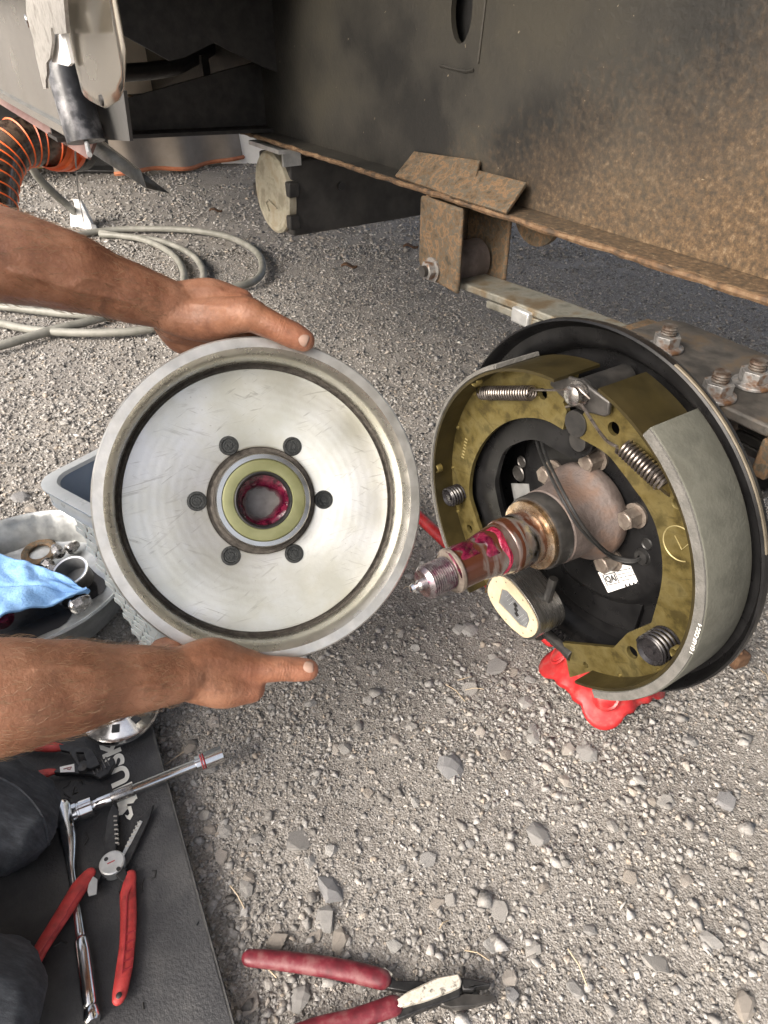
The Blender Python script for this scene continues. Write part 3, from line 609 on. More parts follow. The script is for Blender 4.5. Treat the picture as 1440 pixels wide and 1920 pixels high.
def spindle_material():
    m = mat('spindle_steel', [(.27, .255, .24), (.42, .41, .395)], (.14, .26), 1.0, 40, streak=(1, 1, .3))
    nt = m.node_tree; N = nt.nodes; L = nt.links; p = pbsdf(m); base = p.inputs['Base Color'].links[0].from_socket
    tc = N.new('ShaderNodeTexCoord'); nz = N.new('ShaderNodeTexNoise'); nz.inputs['Scale'].default_value = 22; nz.inputs['Detail'].default_value = 5; nz.inputs['Distortion'].default_value = .8
    mq = N.new('ShaderNodeMapping'); mq.inputs['Scale'].default_value = (.8, .8, 3.2); L.new(tc.outputs['Object'], mq.inputs[0]); L.new(mq.outputs[0], nz.inputs['Vector'])
    mp = N.new('ShaderNodeMapRange'); mp.inputs[1].default_value = .32; mp.inputs[2].default_value = .50; L.new(nz.outputs['Fac'], mp.inputs[0])
    mx = N.new('ShaderNodeMixRGB'); L.new(mp.outputs[0], mx.inputs[0]); L.new(base, mx.inputs[1]); mx.inputs[2].default_value = (.062, .021, .011, 1); L.new(mx.outputs[0], p.inputs['Base Color'])
    mm = N.new('ShaderNodeMapRange'); mm.inputs[3].default_value = 1; mm.inputs[4].default_value = .25; L.new(mp.outputs[0], mm.inputs[0]); L.new(mm.outputs[0], p.inputs['Metallic'])
    p.inputs['Coat Weight'].default_value = .2; p.inputs['Coat Roughness'].default_value = .15
    return m
mb = MB(); mb.lathe([(.022, .057), (.0224, .058), (.0224, .083), (.0218, .0845), (.0212, .085), (.0192, .097), (.0172, .109), (.0166, .111), (.0166, .132), (.0160, .1335), (.012, .1335)], 72)
mb.build('bearing_journal', spindle_material(), ax)
mb = MB(); mb.lathe([(.014, .1325), (.0175, .1325), (.018, .1335), (.0175, .1355), (.0145, .137), (.012, .137)], 48); mb.build('washer_ring', 'bolt_steel', ax)
prof = [(.012, .136)]
for k in range(11): z = .1375 + k * .0019; prof += [(.0119, z), (.0131, z + .00075), (.0131, z + .0011)]
prof += [(.0119, .1590), (.0105, .161), (.0, .161)]
mb = MB(); mb.lathe(prof, 48); mb.build('thread', mat('thread_steel', [(.16, .13, .14), (.30, .27, .28), (.14, .06, .09)], (.2, .35), .9, 90), ax)
mb = MB(); mb.lathe([(.0, .160), (.0042, .160), (.0042, .164), (.0028, .1655), (.0028, .1675), (.0035, .169), (.0026, .1715), (0, .172)], 20); mb.build('grease_nipple', 'chrome', ax)
def smear(name, z0, z1, a0, a1, rf, m):
    n = 26; k = 9; vs = []
    for i in range(n + 1):
        t = i / n; a = a0 + (a1 - a0) * t
        for j in range(k):
            s = j / (k - 1); w = .85 + .3 * math.sin(9 * t + 2) * math.sin(4 * t); z = z0 + (z1 - z0) * (.5 + (s - .5) * w) + .0012 * math.sin(13 * t); e = math.sin(math.pi * s) ** .6 * (math.sin(math.pi * t) ** .35)
            r = rf(z) + .0002 + .0008 * e * (.7 + .5 * math.sin(23 * t + 7 * s)); vs.append((r * math.cos(a), r * math.sin(a), z))
    return MB().add(vs, [(i * k + j, i * k + j + 1, (i + 1) * k + j + 1, (i + 1) * k + j) for i in range(n) for j in range(k - 1)]).build(name, m, ax)
taper = lambda z: .0224 if z < .084 else (.0166 if z > .111 else .0212 + (.0168 - .0212) * (z - .085) / .026)
smear('grease_smear', .0905, .0962, R(-38), R(112), taper, 'grease_pink')
smear('grease_smear', .099, .110, R(40), R(130), taper, 'grease_red')
smear('grease_smear', .113, .131, R(60), R(135), taper, 'grease_red')
smear('grease_smear', .1345, .1375, R(20), R(330), lambda z: .0162, 'grease_red')

# --- tubular sewer hose carrier under the rail
tc_ = empty('storage_tube', 'black square hose carrier tube with a dirty round end cap', 'tube', TRAILER)
c0 = onS(508, 362, .50)
R_ = .062
FY = Matrix(((1, 0, 0, c0.x), (0, 0, 1, .505), (0, -1, 0, c0.z), (0, 0, 0, 1)))        # local z -> inboard
mb = MB(); mb.prism([[(-.056, -.055), (.056, -.055), (.056, .058), (-.056, .058)]], .004, 1.7, FY); mb.build('tube', 'tank_tube', tc_, bevel=.004)
mb = MB(); mb.lathe([(0, -.004), (R_ - .012, -.004), (R_ - .010, -.0055), (R_ - .004, -.0055), (R_, -.002), (R_, .010), (R_ - .004, .012), (0, .012)], 56, FY)
cp = mb.build('end_cap', 'cap_dirty', tc_)
for (sx, sy) in [(-1, .1), (.98, -.25), (.9, .55)]: MB().box(FY @ Vector((sx * (R_ + .002), sy * R_, .004)), (.016, .018, .022)).build('cap_lug', 'black_worn', tc_, bevel=.002)
mb = MB(); mb.tube([FY @ Vector((.02, .02, -.006)), FY @ Vector((-.01, .012, -.006)), FY @ Vector((-.022, .018, -.006)), FY @ Vector((-.012, .03, -.006))], .0012, 6)
for k in range(5): mb.box(FY @ Vector((-.014 + .007 * k, -.012, -.0042)), (.0045, .0008, .0035))
for k in range(4): mb.box(FY @ Vector((-.010 + .007 * k, -.022, -.0042)), (.0045, .0008, .0025))
mb.build('embossing', 'cap_dirty', tc_)['kind'] = 'stuff'
mb = MB(); mb.lathe([(0, 0), (.006, 0), (.006, .003), (0, .003)], 16, T((c0.x + .057, .60, c0.z + .01)) @ Matrix.Rotation(R(90), 4, 'Y')); mb.build('plug', 'rubber', tc_)
mb = MB(); mb.box((c0.x + .02, .51, c0.z + .071), (.11, .05, .006)); mb.box((c0.x + .055, .515, c0.z + .062), (.006, .03, .03)); mb.build('mounting_strap', 'galv', tc_)

# --- outrigger, underbelly, wheel box, body
og = empty('outrigger', 'black steel outrigger reaching from the rail to the wall skirt', 'outrigger', TRAILER)
xo = -1.16
mb = MB(); mb.prism([[(.195, .652), (.525, .640), (.525, .728), (.195, .668)]], -.004, .004, Matrix(((0, 0, 1, xo), (1, 0, 0, 0), (0, 1, 0, 0), (0, 0, 0, 1)))); mb.build('web_plate', 'black_worn', og)
mb = MB(); P0, P1 = Vector((xo, .195, .650)), Vector((xo, .525, .638)); mb.add([P0 + Vector((-.03, 0, 0)), P0 + Vector((.03, 0, 0)), P1 + Vector((.03, 0, 0)), P1 + Vector((-.03, 0, 0)), P0 + Vector((-.03, 0, -.005)), P0 + Vector((.03, 0, -.005)), P1 + Vector((.03, 0, -.005)), P1 + Vector((-.03, 0, -.005))], [(0, 1, 2, 3), (4, 5, 6, 7), (0, 1, 5, 4), (1, 2, 6, 5), (2, 3, 7, 6), (3, 0, 4, 7)]); mb.build('flange', 'black_worn', og)
def onX(u, v, x): r = ray(u, v); p = CAMP + r * (x / r.dot(EX)); return (p.dot(INB), p.z)
XP = Matrix(((0, 0, 1, 0), (1, 0, 0, 0), (0, 1, 0, 0), (0, 0, 0, 1)))
mb = MB(); mb.prism([[onX(u, v, -1.10) for u, v in [(200, -40), (225, 62), (318, 114), (345, 108), (402, 80), (432, 96), (500, 128), (520, 135), (520, -40)]]], -1.106, -1.10, XP); mb.build('wheel_well_plate', 'black_worn', og)

body = empty('trailer_body', 'pale aluminium trailer side and dark underside above the frame rail', 'trailer', TRAILER)
S0 = .19
mb = MB(); mb.box((-3.2, S0 + .01, 1.445), (4.4, .02, 1.55)); mb.build('side_panel', 'alu', body)        # forward of the wheel opening
mb = MB(); mb.box((-.12, S0 + .01, 1.625), (1.75, .02, 1.19)); mb.build('side_panel', 'alu', body)
mb = MB(); mb.box((-2.3, 1.13, .905), (6.1, 1.26, .03)); mb.build('underbelly', 'under', body)
mb = MB(); mb.box((-.2, .36, 1.025), (1.6, .31, .02)); mb.box((-1.0, .36, .93), (.012, .29, .18)); mb.build('wheel_box', 'under', body)
mb = MB(); mb.box((-2.3, 1.75, 1.565), (6.1, .02, 1.31)); mb.build('side_panel', 'alu', body)
mb = MB(); mb.box((-2.3, .97, 2.235), (6.1, 1.6, .03)); mb.build('roof', 'alu', body)
w0 = onS(0, 172, S0); w1 = onS(150, 264, S0)
# lower skirt return under the wall: pale inner face of the belly, brace pipe
mb = MB(); mb.box((-1.75, .98, .745), (.02, 1.5, .21)); mb.build('belly_panel', 'beige_panel', body)
pts = spline([Vector((-1.35, *onX(u, v, -1.35))) for u, v in [(190, 140), (240, 136), (290, 132), (335, 122), (375, 100), (410, 78), (450, 40)]], 6)
mb = MB(); mb.tube(pts, .013, 12); mb.build('drain_pipe', 'rubber', body)
mb = MB(); mb.box(onS(386, 138, .47), (.01, .012, .05)); mb.build('stub', 'black_worn', body)
# trim strip along the lower edge of the wall
mb = MB(); mb.box((-2.2, S0 - .002, .672), (2.44, .006, .010)); mb.build('edge_trim', 'alu', body)
mb = MB(); mb.box((-2.05, S0 + .03, .655), (2.06, .004, .042), Matrix.Rotation(R(-35), 3, 'X')); mb.build('skirt_return', mat('skirt_brown', [(.16, .09, .08), (.24, .16, .14)], (.4, .6), .3, 10), body)
# curled aluminium end of the fender skirt
fs_ = empty('fender_skirt', 'bright curled aluminium fender skirt corner hanging at the wheel opening', 'fender', TRAILER)
xa, xb = onS(142, 150, S0 - .01).x, onS(237, 90, S0 - .008).x
cols = 16; rows = 14; vs = []
ztop = .88
prof_b = lambda t: .721 + (.018 * (1 - t) if t < .75 else .06 * (t - .75) * 1.0 + .0045) + (.0 if t < .9 else .9 * (t - .9) ** 1.5)
for i in range(cols + 1):
    t = i / cols; x = xa + (xb - xa) * t; zb_ = prof_b(t)
    for j in range(rows + 1):
        s = j / rows; z = ztop + (zb_ - ztop) * s
        vs.append((x, S0 - .008 - .022 * math.sin(math.pi * t) * (.45 + .55 * s) + .012 * (1 - t) * s * s, z))
o = MB().add(vs, [(i * (rows + 1) + j, i * (rows + 1) + j + 1, (i + 1) * (rows + 1) + j + 1, (i + 1) * (rows + 1) + j) for i in range(cols) for j in range(rows)]).build('sheet', 'alu', fs_)
o.modifiers.new('s', 'SOLIDIFY').thickness = .0018
rv = onS(192, 188, S0 - .03)
mb = MB(); mb.lathe([(0, .003), (.004, .002), (.0045, 0)], 14, T(rv) @ Matrix.Rotation(R(90), 4, 'X')); mb.build('rivet', 'dark_steel', fs_)
# torn galvanised strip with a screw
gs = empty('torn_strip', 'torn galvanised strip with ragged lower end on the wall', 'strip', TRAILER)
def traced(px, s, th, name, m, parent, bevel=0, tilt=0):
    pts = [onS(u, v, s) for u, v in px]
    mb = MB(); mb.prism([[(p.x, p.z) for p in pts]], -s, -s + th, XZ); return mb.build(name, m, parent, bevel=bevel)
traced([(50, -60), (104, -60), (112, 20), (124, 62), (108, 64), (104, 52), (101, 52), (103, 80), (99, 108), (92, 118), (93, 140), (90, 150), (91, 166), (86, 166), (80, 140), (73, 110), (66, 70), (55, 30)], S0 - .036, .0025, 'strip', 'alu_dirty', gs)
traced([(104, -60), (122, -60), (132, 62), (118, 64)], S0 - .040, .003, 'folded_edge', 'alu_dirty', gs)
traced([(112, 66), (128, 62), (140, 118), (134, 124), (103, 116), (106, 90)], S0 - .030, .003, 'white_tab', 'white', gs)
q = bolt_hex(.0062, .004); o = q.build('screw', 'chrome', gs); s0_ = onS(57, 39, S0 - .034); o.matrix_local = Matrix(((1, 0, 0, s0_.x), (0, 0, -1, s0_.y), (0, 1, 0, s0_.z), (0, 0, 0, 1)))
# black hanging tube and the flap behind it
ht = empty('black_post', 'scuffed black tube hanging down at the corner of the aluminium wall', 'post', TRAILER)
t0, t1 = onS(124, 132, S0 + .012), onS(162, 266, S0 + .012)
mb = MB(); mb.tube([t0 + Vector((0, .02, .03)), t0, t1], .0225, 28); mb.build('tube', mat('black_scuffed', [(.012, .013, .016), (.03, .032, .037), (.20, .20, .21)], (.25, .45), .1, 30), ht, smooth=50)
t2 = onS(168, 290, S0 - .015); mb = MB(); mb.tube([t1, t2], .0028, 8); mb.build('pin', 'galv', ht)
fp = empty('grey_flap', 'dark grey rubber flap behind the black tube', 'flap', TRAILER)
traced([(170, 150), (238, 170), (250, 264), (215, 262), (190, 258)], S0 + .05, .004, 'flap', 'tarp_dark', fp)
# bent aluminium brace pointing down to the gravel
br = empty('bent_brace', 'bent grey sheet metal brace sticking out below the black tube', 'brace', None)
p0, p1, p2, p3 = at(158, 278, 1.10), at(186, 262, 1.10), at(272, 352, 1.32), at(318, 362, 1.40)
p1b, p2b = at(196, 268, 1.14), at(262, 320, 1.30)
o = MB().add([p0, p1, p2b, p2], [(0, 1, 2, 3)]).build('face', 'galv', br); o.modifiers.new('s', 'SOLIDIFY').thickness = .003
o = MB().add([p2b, p3, p2 + Vector((.004, .002, -.001)), at(258, 322, 1.296)], [(0, 1, 2, 3)]).build('lip', 'dark_steel', br); o.modifiers.new('s', 'SOLIDIFY').thickness = .003
o = MB(); o.tube([p1, p2b, p2], .0028, 6); o.build('hem', 'alu', br)

# ================================================================== BRAKE ASSEMBLY
bk = empty('drum_brake', 'opened drum brake with gold shoes on a black round backing plate', 'brake', BRAKE)
def B(u, v, z=.018): p = bl(u, v, z); return (p.x, p.y)
mb = MB()
mb.lathe([(0, -.0155), (.030, -.0155), (.080, -.0155), (.088, -.019), (.094, -.026), (.100, -.029), (.126, -.029), (.132, -.027), (.136, -.018), (.141, -.0125), (.146, -.011), (.1525, -.0105), (.156, -.006), (.1575, -.0005), (.1590, .0012), (.1605, .0002), (.1608, -.004), (.1595, -.008), (.155, -.012), (.148, -.0145), (.139, -.016), (.130, -.031), (.10, -.033), (.086, -.022), (0, -.019)], 128)
bpm = MB.build(mb, 'backing_plate', 'black_paint', bk, smooth=40)
mb = MB()   # stamped raised panel at the foot of the plate
arc = [(.118 * math.cos(R(t)), .118 * math.sin(R(t))) for t in range(-128, -51, 6)]
mb.prism([[(-.062, -.062), *arc, (.066, -.066), (.03, -.084), (0, -.088), (-.03, -.084)]], -.0285, -.0235); mb.build('stamped_panel', 'black_paint', bpm, bevel=.006, seg=4)
mb = MB(); mb.lathe([(.1600, -.0035), (.1612, -.0030), (.1612, -.0010), (.1600, .0003)], 128, None, R(22), R(72)); mb.build('edge_highlight', mat('edge_tan', [(.10, .085, .06), (.17, .145, .105)], (.4, .6), .3, 40), bpm)  # highlight along the upper right rim, painted as a tan strip
for (u, v, r) in [(1213, 1020, .0045), (1205, 1045, .0065), (978, 866, .005), (972, 888, .007)]:
    p = bl(u, v, -.0153); q = MB(); q.lathe([(0, .0002), (r * .8, .0002), (r, .0009), (r * 1.15, 0)], 20, T(p)); q.build('plate_hole', 'rubber' if v > 950 else 'dark_steel', bpm)
BH = bolt_hex(.0082, .0125).mesh('bolt')
for k, a in enumerate((166, 95, 24, -46, -117)):
    o = bpy.data.objects.new('bolt', BH)
    if not BH.materials: BH.materials.append(M['bolt_steel'])
    COL.objects.link(o); o.parent = bk; o.location = (.0475 * math.cos(R(a)), .0475 * math.sin(R(a)), -.013); o.rotation_euler = (0, 0, .4 * k)

def smooth_loop(P, n=4):
    k = len(P); out = []
    for i in range(k):
        p0, p1, p2, p3 = P[i - 1], P[i], P[(i + 1) % k], P[(i + 2) % k]
        for j in range(n):
            t = j / n; out.append(.5 * ((2 * p1) + (p2 - p0) * t + (2 * p0 - 5 * p1 + 4 * p2 - p3) * t * t + (3 * p1 - p0 - 3 * p2 + p3) * t ** 3))
    return out
def arc_pts(c, r, a0, a1, n=40): return [(c[0] + r * math.cos(R(a0 + (a1 - a0) * i / n)), c[1] + r * math.sin(R(a0 + (a1 - a0) * i / n))) for i in range(n + 1)]
def shoe(c, a0, a1, inner, holes, l0, l1, label, lt=.0085, lm='lining'):
    rt_ = .1405
    outer = arc_pts(c, rt_ - .0018, a0, a1)
    hs = [circ(*B(u, v), r, 18) for (u, v, r) in holes]
    web = MB().prism([outer + inner] + hs, .0165, .0205).build('brake_shoe', 'gold_zinc', bk, bevel=.0007)
    web['label'] = label
    mb = MB(); mb.lathe([(rt_ - .0024, -.005), (rt_, -.005), (rt_, .042), (rt_ - .0024, .042)], 90, T((c[0], c[1], 0)), R(min(a0, a1)), R(max(a0, a1)), closed=True); mb.build('shoe_table', 'zinc_dark_reflection', web)
    mb = MB(); mb.lathe([(rt_ + .0002, -.0052), (rt_ + lt - .0003, -.0048), (rt_ + lt, -.004), (rt_ + lt, .0405), (rt_ + lt - .0005, .0418), (rt_ + .0002, .0424)], 90, T((c[0], c[1], 0)), R(min(l0, l1)), R(max(l0, l1)), closed=True)
    ln = mb.build('lining', lm, web, bevel=.0006)
    mb = MB(); mb.lathe([(rt_ + .0004, .0418), (rt_ + lt - .0009, .0418), (rt_ + lt - .0011, .0432), (rt_ + .0006, .0432)], 90, T((c[0], c[1], 0)), R(min(l0, l1) + .3), R(max(l0, l1) - .3), closed=True); mb.build('lining_edge', 'lining_edge', ln)
    # spot welds where web meets table and dimples pressed in the table
    n = 7; wm = MB().lathe([(0, .0018), (.0016, .0012), (.0022, 0)], 10).mesh('spot_weld'); wm.materials.append(M['gold_zinc'])
    for i in range(n):
        a = R(a0 + (a1 - a0) * (i + .7) / (n + .4)); x, y = c[0] + (rt_ - .0035) * math.cos(a), c[1] + (rt_ - .0035) * math.sin(a)
        o = bpy.data.objects.new('spot_weld', wm); COL.objects.link(o); o.parent = web; o.location = (x, y, .0204)
    for a in (a0 + (a1 - a0) * .27, a0 + (a1 - a0) * .62):
        q = MB(); q.lathe([(.0030, -.004), (.0030, .001), (.0037, .0020), (.0044, .001), (.0044, -.004)], 14, T((c[0] + (rt_ - .003) * math.cos(R(a)), c[1] + (rt_ - .003) * math.sin(R(a)), .0395)), R(a + 95), R(a + 265)); q.build('nib', 'gold_zinc', web)
    return web
# rear (right-hand) shoe
inR = [B(p[0], p[1]) for p in [(1072, 1268), (1060, 1205), (1058, 1203), (1154, 1212), (1180, 1185)] + [(q.x, q.y) for q in spline([Vector((u, v, 0)) for u, v in [(1225, 1166), (1243, 1100), (1246, 1049), (1236, 991), (1217, 948), (1193, 914), (1168, 880), (1140, 848), (1092, 820)]], 4)] + [(1090, 790), (1100, 770), (1112, 748)]]
rs = shoe((0, 0), 79, -62, inR, [(1155, 802, .0052), (1189, 1221, .0055), (1102, 1245, .003)], 61, -54, 'gold brake shoe with thick grey green lining on the right')
text('stamped_number', '1 G1-U7-CGG 4', .0040, T((.1472 * math.cos(R(3)), .1472 * math.sin(R(3)) - .002, .0436)) @ Matrix.Rotation(R(93), 4, 'Z'), 'white_ink', rs)
pm = B(1288, 1023); mb = MB(); mb.lathe([(.0125, 0), (.013, .0006), (.0135, 0)], 40, T((pm[0] - .004, pm[1], .0207)), R(60), R(310)); mb.tube([(pm[0] - .009, pm[1] + .004, .0209), (pm[0] - .001, pm[1] - .003, .0209), (pm[0] + .002, pm[1] + .004, .0209)], .0004, 6); mb.build('stamped_mark', 'stamp', rs)
# front (left-hand) shoe
inL = [B(p[0], p[1]) for p in [(912, 1111), (925, 1080)] + [(q.x, q.y) for q in spline([Vector((u, v, 0)) for u, v in [(920, 1040), (902, 988), (892, 957), (884, 928), (885, 894), (894, 858), (916, 820), (948, 793), (986, 782), (1026, 786), (1060, 804)]], 4)] + [(1067, 770), (1060, 752), (1075, 735)]]
lsx = shoe((-.008, -.012), 92, 240, inL, [(1022, 737, .0048), (884, 990, .0045)], 118, 225, 'gold brake shoe with thin dark lining on the left', .0042, 'lining_edge')
c1 = B(870, 820); mb = MB()
for k in range(7): mb.box((B(878, 826 + 0)[0] - .0005 * k + .0, B(878, 850)[1] + .0036 * (6 - k) - .006, .0207), (.0034, .0013, .0003))
mb.build('stamped_code', 'stamp', lsx)
# actuating arm
innr = [(985, 1075), (960, 1010), (942, 964), (931, 913), (933, 889), (946, 848), (972, 830), (1005, 824), (1044, 842), (1070, 856)]
outr = [(1092, 858), (1110, 845), (1113, 825), (1100, 800), (1080, 790), (1050, 780), (1000, 765), (950, 775), (910, 805), (880, 850), (872, 905), (885, 960), (905, 1010), (940, 1080)]
mb = MB(); mb.prism([[(p.x, p.y) for p in smooth_loop([Vector((*B(u, v, .008), 0)) for u, v in innr + outr])]], .0045, .0095); arm = mb.build('actuating_arm', 'black_paint', bk, bevel=.0012)
mb = MB(); mb.prism([circ(*B(1078, 795, .022), .0105, 28)], .004, .022); mb.prism([circ(*B(1082, 828, .016), .0082, 28)], .004, .016); mb.build('pivot_link', 'black_worn', arm, bevel=.001)
# anchor plate and pin
px = [(1037, 702), (1060, 703), (1076, 708), (1095, 713), (1114, 730), (1146, 753), (1143, 778), (1135, 781), (1098, 772), (1063, 753), (1032, 721)]
mb = MB(); mb.prism([[B(u, v, .026) for u, v in px]], .0235, .0275); anc = mb.build('anchor_plate', 'dark_steel', bk, bevel=.0016, seg=3)
ac = B(1075, 741, .034); mb = MB(); mb.lathe([(.0095, .0275), (.0095, .0295), (.0065, .030), (.0065, .033), (.0078, .0335), (.0074, .0365), (.0045, .0385), (0, .039)], 28, T((ac[0], ac[1], 0))); mb.build('anchor_pin', 'nut_steel', anc)
mb = MB(); mb.tube([(ac[0], ac[1], -.02), (ac[0], ac[1], .024)], .010, 24); mb.build('anchor_post', 'black_worn', anc)
# return springs
def ext_spring(p0, p1, r, wire, turns, hook0, hook1, m, parent):
    p0, p1 = Vector(p0), Vector(p1); d = p1 - p0; mx = zframe(p0, d, (0, 0, 1)); pts = [mx @ p for p in coil(r, d.length, turns, 14)]
    mb = MB(); mb.tube([Vector(h) for h in hook0] + pts, wire, 7); mb.tube([pts[-1]] + spline(hook1, 4), wire, 7); return mb.build('return_spring', m, parent)
s0, s1 = bl(905, 737, .026), bl(998, 737, .028)
ext_spring(s0, s1, .0053, .00095, 20, [bl(893, 728, .018)], [bl(1000, 731, .033), bl(1050, 731, .036), bl(1078, 724, .036), bl(1092, 735, .036), bl(1106, 748, .034)], 'spring_steel', bk)
s0, s1 = bl(1246, 908, .028), bl(1168, 836, .030)
ext_spring(s0, s1, .0060, .0012, 13, [bl(1256, 930, .019)], [bl(1158, 838, .034), bl(1135, 824, .036), bl(1108, 786, .036), bl(1094, 765, .036), bl(1085, 758, .036), bl(1062, 763, .032)], 'spring_steel', bk)
# hold-down springs
for (u, v, r, h) in [(846, 931, .0088, .014), (1226, 1216, .0115, .018)]:
    p = bl(u, v, .0205 + h * .8); q = MB(); q.tube([Vector((p.x, p.y, .021)) + c for c in coil(r, h, 4.5, 18)], .0014, 7)
    hd = q.build('hold_down_spring', 'black_spring', bk)
    q = MB(); q.lathe([(0, h + .0006), (.003, h + .0006), (.0035, h - .002), (r * .8, h - .0015), (r * .95, h + .0012), (r * 1.02, h + .0006), (r * .9, h - .004), (.003, h - .006)], 28, T((p.x, p.y, .021))); q.build('spring_cup', 'black_spring', hd)
# adjuster at the bottom
mb = MB(); mb.tube([c for c in [zframe((-.065, -.134, .012), (1, .03, 0), (0, 0, 1)) @ p for p in coil(.0075, .085, 16, 12)]], .0013, 6); mb.build('adjuster_spring', 'black_spring', bk)
mb = MB(); mb.tube([(-.07, -.130, .018), (.026, -.128, .018), (.040, -.128, .018)], [.005, .005, .0068], 16); mb.lathe([(0, -.004), (.0115, -.004), (.0115, .004), (0, .004)], 20, zframe((.0, -.129, .018), (1, 0, 0))); mb.build('adjuster_screw', 'black_worn', bk, bevel=.0006)
# magnet
mo = [(925, 1080), (937, 1078), (958, 1090), (985, 1122), (1004, 1155), (1010, 1176), (1004, 1191), (991, 1197), (977, 1192), (947, 1165), (922, 1130), (914, 1103)]
ZM = .052
P = [Vector((*B(u, v, ZM), 0)) for u, v in mo]; cen = sum(P, Vector()) / len(P)
P = smooth_loop(P); sc = lambda k: [((p.x - cen.x) * k + cen.x, (p.y - cen.y) * k + cen.y) for p in P]
hexa = [Vector((*B(u, v, ZM), 0)) for u, v in [(942, 1104), (952, 1107), (990, 1149), (994, 1162), (988, 1178), (975, 1172), (936, 1130)]]
hx = [(p.x, p.y) for p in hexa]
mg = MB().prism([sc(1.06)], .022, ZM - .0005).build('magnet', 'magnet_steel', bk, bevel=.0012)
MB().prism([sc(.97), hx], ZM - .004, ZM + .0006).build('friction_face', 'cream', mg)
MB().prism([[((x - cen.x) * .995 + cen.x, (y - cen.y) * .995 + cen.y) for x, y in hx]], ZM - .004, ZM - .0002).build('coil_core', 'plastic_grey', mg)
ev = Vector((hx[4][0] - hx[0][0], hx[4][1] - hx[0][1])).normalized(); en = Vector((-ev.y, ev.x)); hc = sum(hexa, Vector()) / len(hexa)
mb = MB()
for i in range(-4, 5):
    if abs(i) < 2: continue
    for j in range(-2, 3):
        if abs(j) == 2 and abs(i) == 4: continue
        mb.lathe([(0, .0004), (.00045, .0002), (.0005, -.0003)], 6, T((hc.x + ev.x * i * .0037 + en.x * j * .0026 + (i % 2) * en.x * .0013, hc.y + ev.y * i * .0037 + en.y * j * .0026 + (i % 2) * en.y * .0013, ZM - .0002)))
mb.build('core_dots', 'galv', mg)
mb = MB(); rz = Matrix.Rotation(math.atan2(ev.y, ev.x), 3, 'Z')
for (a, b_) in [(-.0035, .003), (.0035, -.003), (0, 0)]: mb.box((hc.x + ev.x * a + en.x * b_, hc.y + ev.y * a + en.y * b_, ZM + .0002), (.004, .0035, .0008), rz)
mb.build('core_marks', 'rubber', mg)
mb = MB()
for k in range(0, len(P), 6): mb.lathe([(0, 0.0002), (.0009, .0001), (.0010, -.001)], 8, T((cen.x + (P[k].x - cen.x) * .83, cen.y + (P[k].y - cen.y) * .83, ZM + .0006)))
mb.build('face_pins', 'bolt_steel', mg)
mb = MB(); mb.tube([(.012, -.05, .03), (.012, -.08, .034)], .004, 10); mb.build('magnet_clip', 'black_worn', mg)
# lead wires
for dx in (0, 9):
    pts = spline([bl(1004 + dx, 818, .0), bl(1012 + dx, 848, .014), bl(1030 + dx, 888, .034), bl(1055 + dx, 938, .043), bl(1084 + dx, 986, .038), bl(1118 + dx * .6, 1022, .022), bl(1150, 1047 - dx * .6, .002), bl(1185, 1054 - dx * .4, -.007), bl(1206, 1043, -.015)], 6)
    MB().tube(pts, .0013, 8).build('lead_wire', 'rubber', bk)
mb = MB(); p = bl(1205, 1043, -.0155); mb.lathe([(.002, .004), (.006, .003), (.0072, 0)], 18, T(p)); mb.build('grommet', 'rubber', bk)
# labels on the plate
def flat_poly(name, px, z, th, m, parent): return MB().prism([[B(u, v, z) for u, v in px]], z, z + th).build(name, m, parent)
st = flat_poly('sticker', [(1122, 1073), (1164, 1058), (1183, 1061), (1197, 1092), (1141, 1111)], -.0150, .0006, 'white', bk)
a_, b_ = Vector(B(1122, 1073, -.0144)), Vector(B(1183, 1058, -.0144)); ang = math.atan2((b_ - a_).y, (b_ - a_).x)
d_ = Vector(B(1141, 1111, -.0144)) - a_; ex_ = (b_ - a_).normalized(); ey_ = -d_.normalized()
def stk(x, y): return a_ + ex_ * x - ey_ * y
L_ = (b_ - a_).length; H_ = d_.length
q = stk(L_ * .27, H_ * .42); Rm = Matrix.Rotation(ang, 4, 'Z')
text('logo_letters', 'QAI', H_ * .40, T((q.x, q.y, -.0142)) @ Rm, 'ink', st, .0001, .0003)
mb = MB(); w, h = L_ * .40, H_ * .52
loop_o = [(-w / 2, -h / 2), (w / 2, -h / 2), (w / 2, h / 2), (-w / 2, h / 2)]; loop_i = [(x * .88, y * .86) for x, y in loop_o]
mb.prism([loop_o, loop_i], 0, .0002, T((q.x, q.y, -.01435)) @ Rm)
for k in range(4):
    x = L_ * .53; wtot = L_ * (.36, .40, .40, .24)[k]; y = H_ * (.16 + .15 * k); xx = 0
    while xx < wtot:
        l = random.uniform(.0007, .0018); c_ = stk(x + xx + l / 2, y); mb.box((c_.x, c_.y, -.0143), (l, .0009, .0002), Rm.to_3x3()); xx += l + .0005
for k in range(4): c_ = stk(L_ * (.58 + .12 * k), H_ * .84); mb.box((c_.x, c_.y, -.0143), (.0022, .0022, .0002), Rm.to_3x3())
mb.build('print', 'ink', st)
flat_poly('silver_tag', [(959, 906), (992, 907), (995, 927), (966, 944)], -.0150, .0006, 'galv', bk)

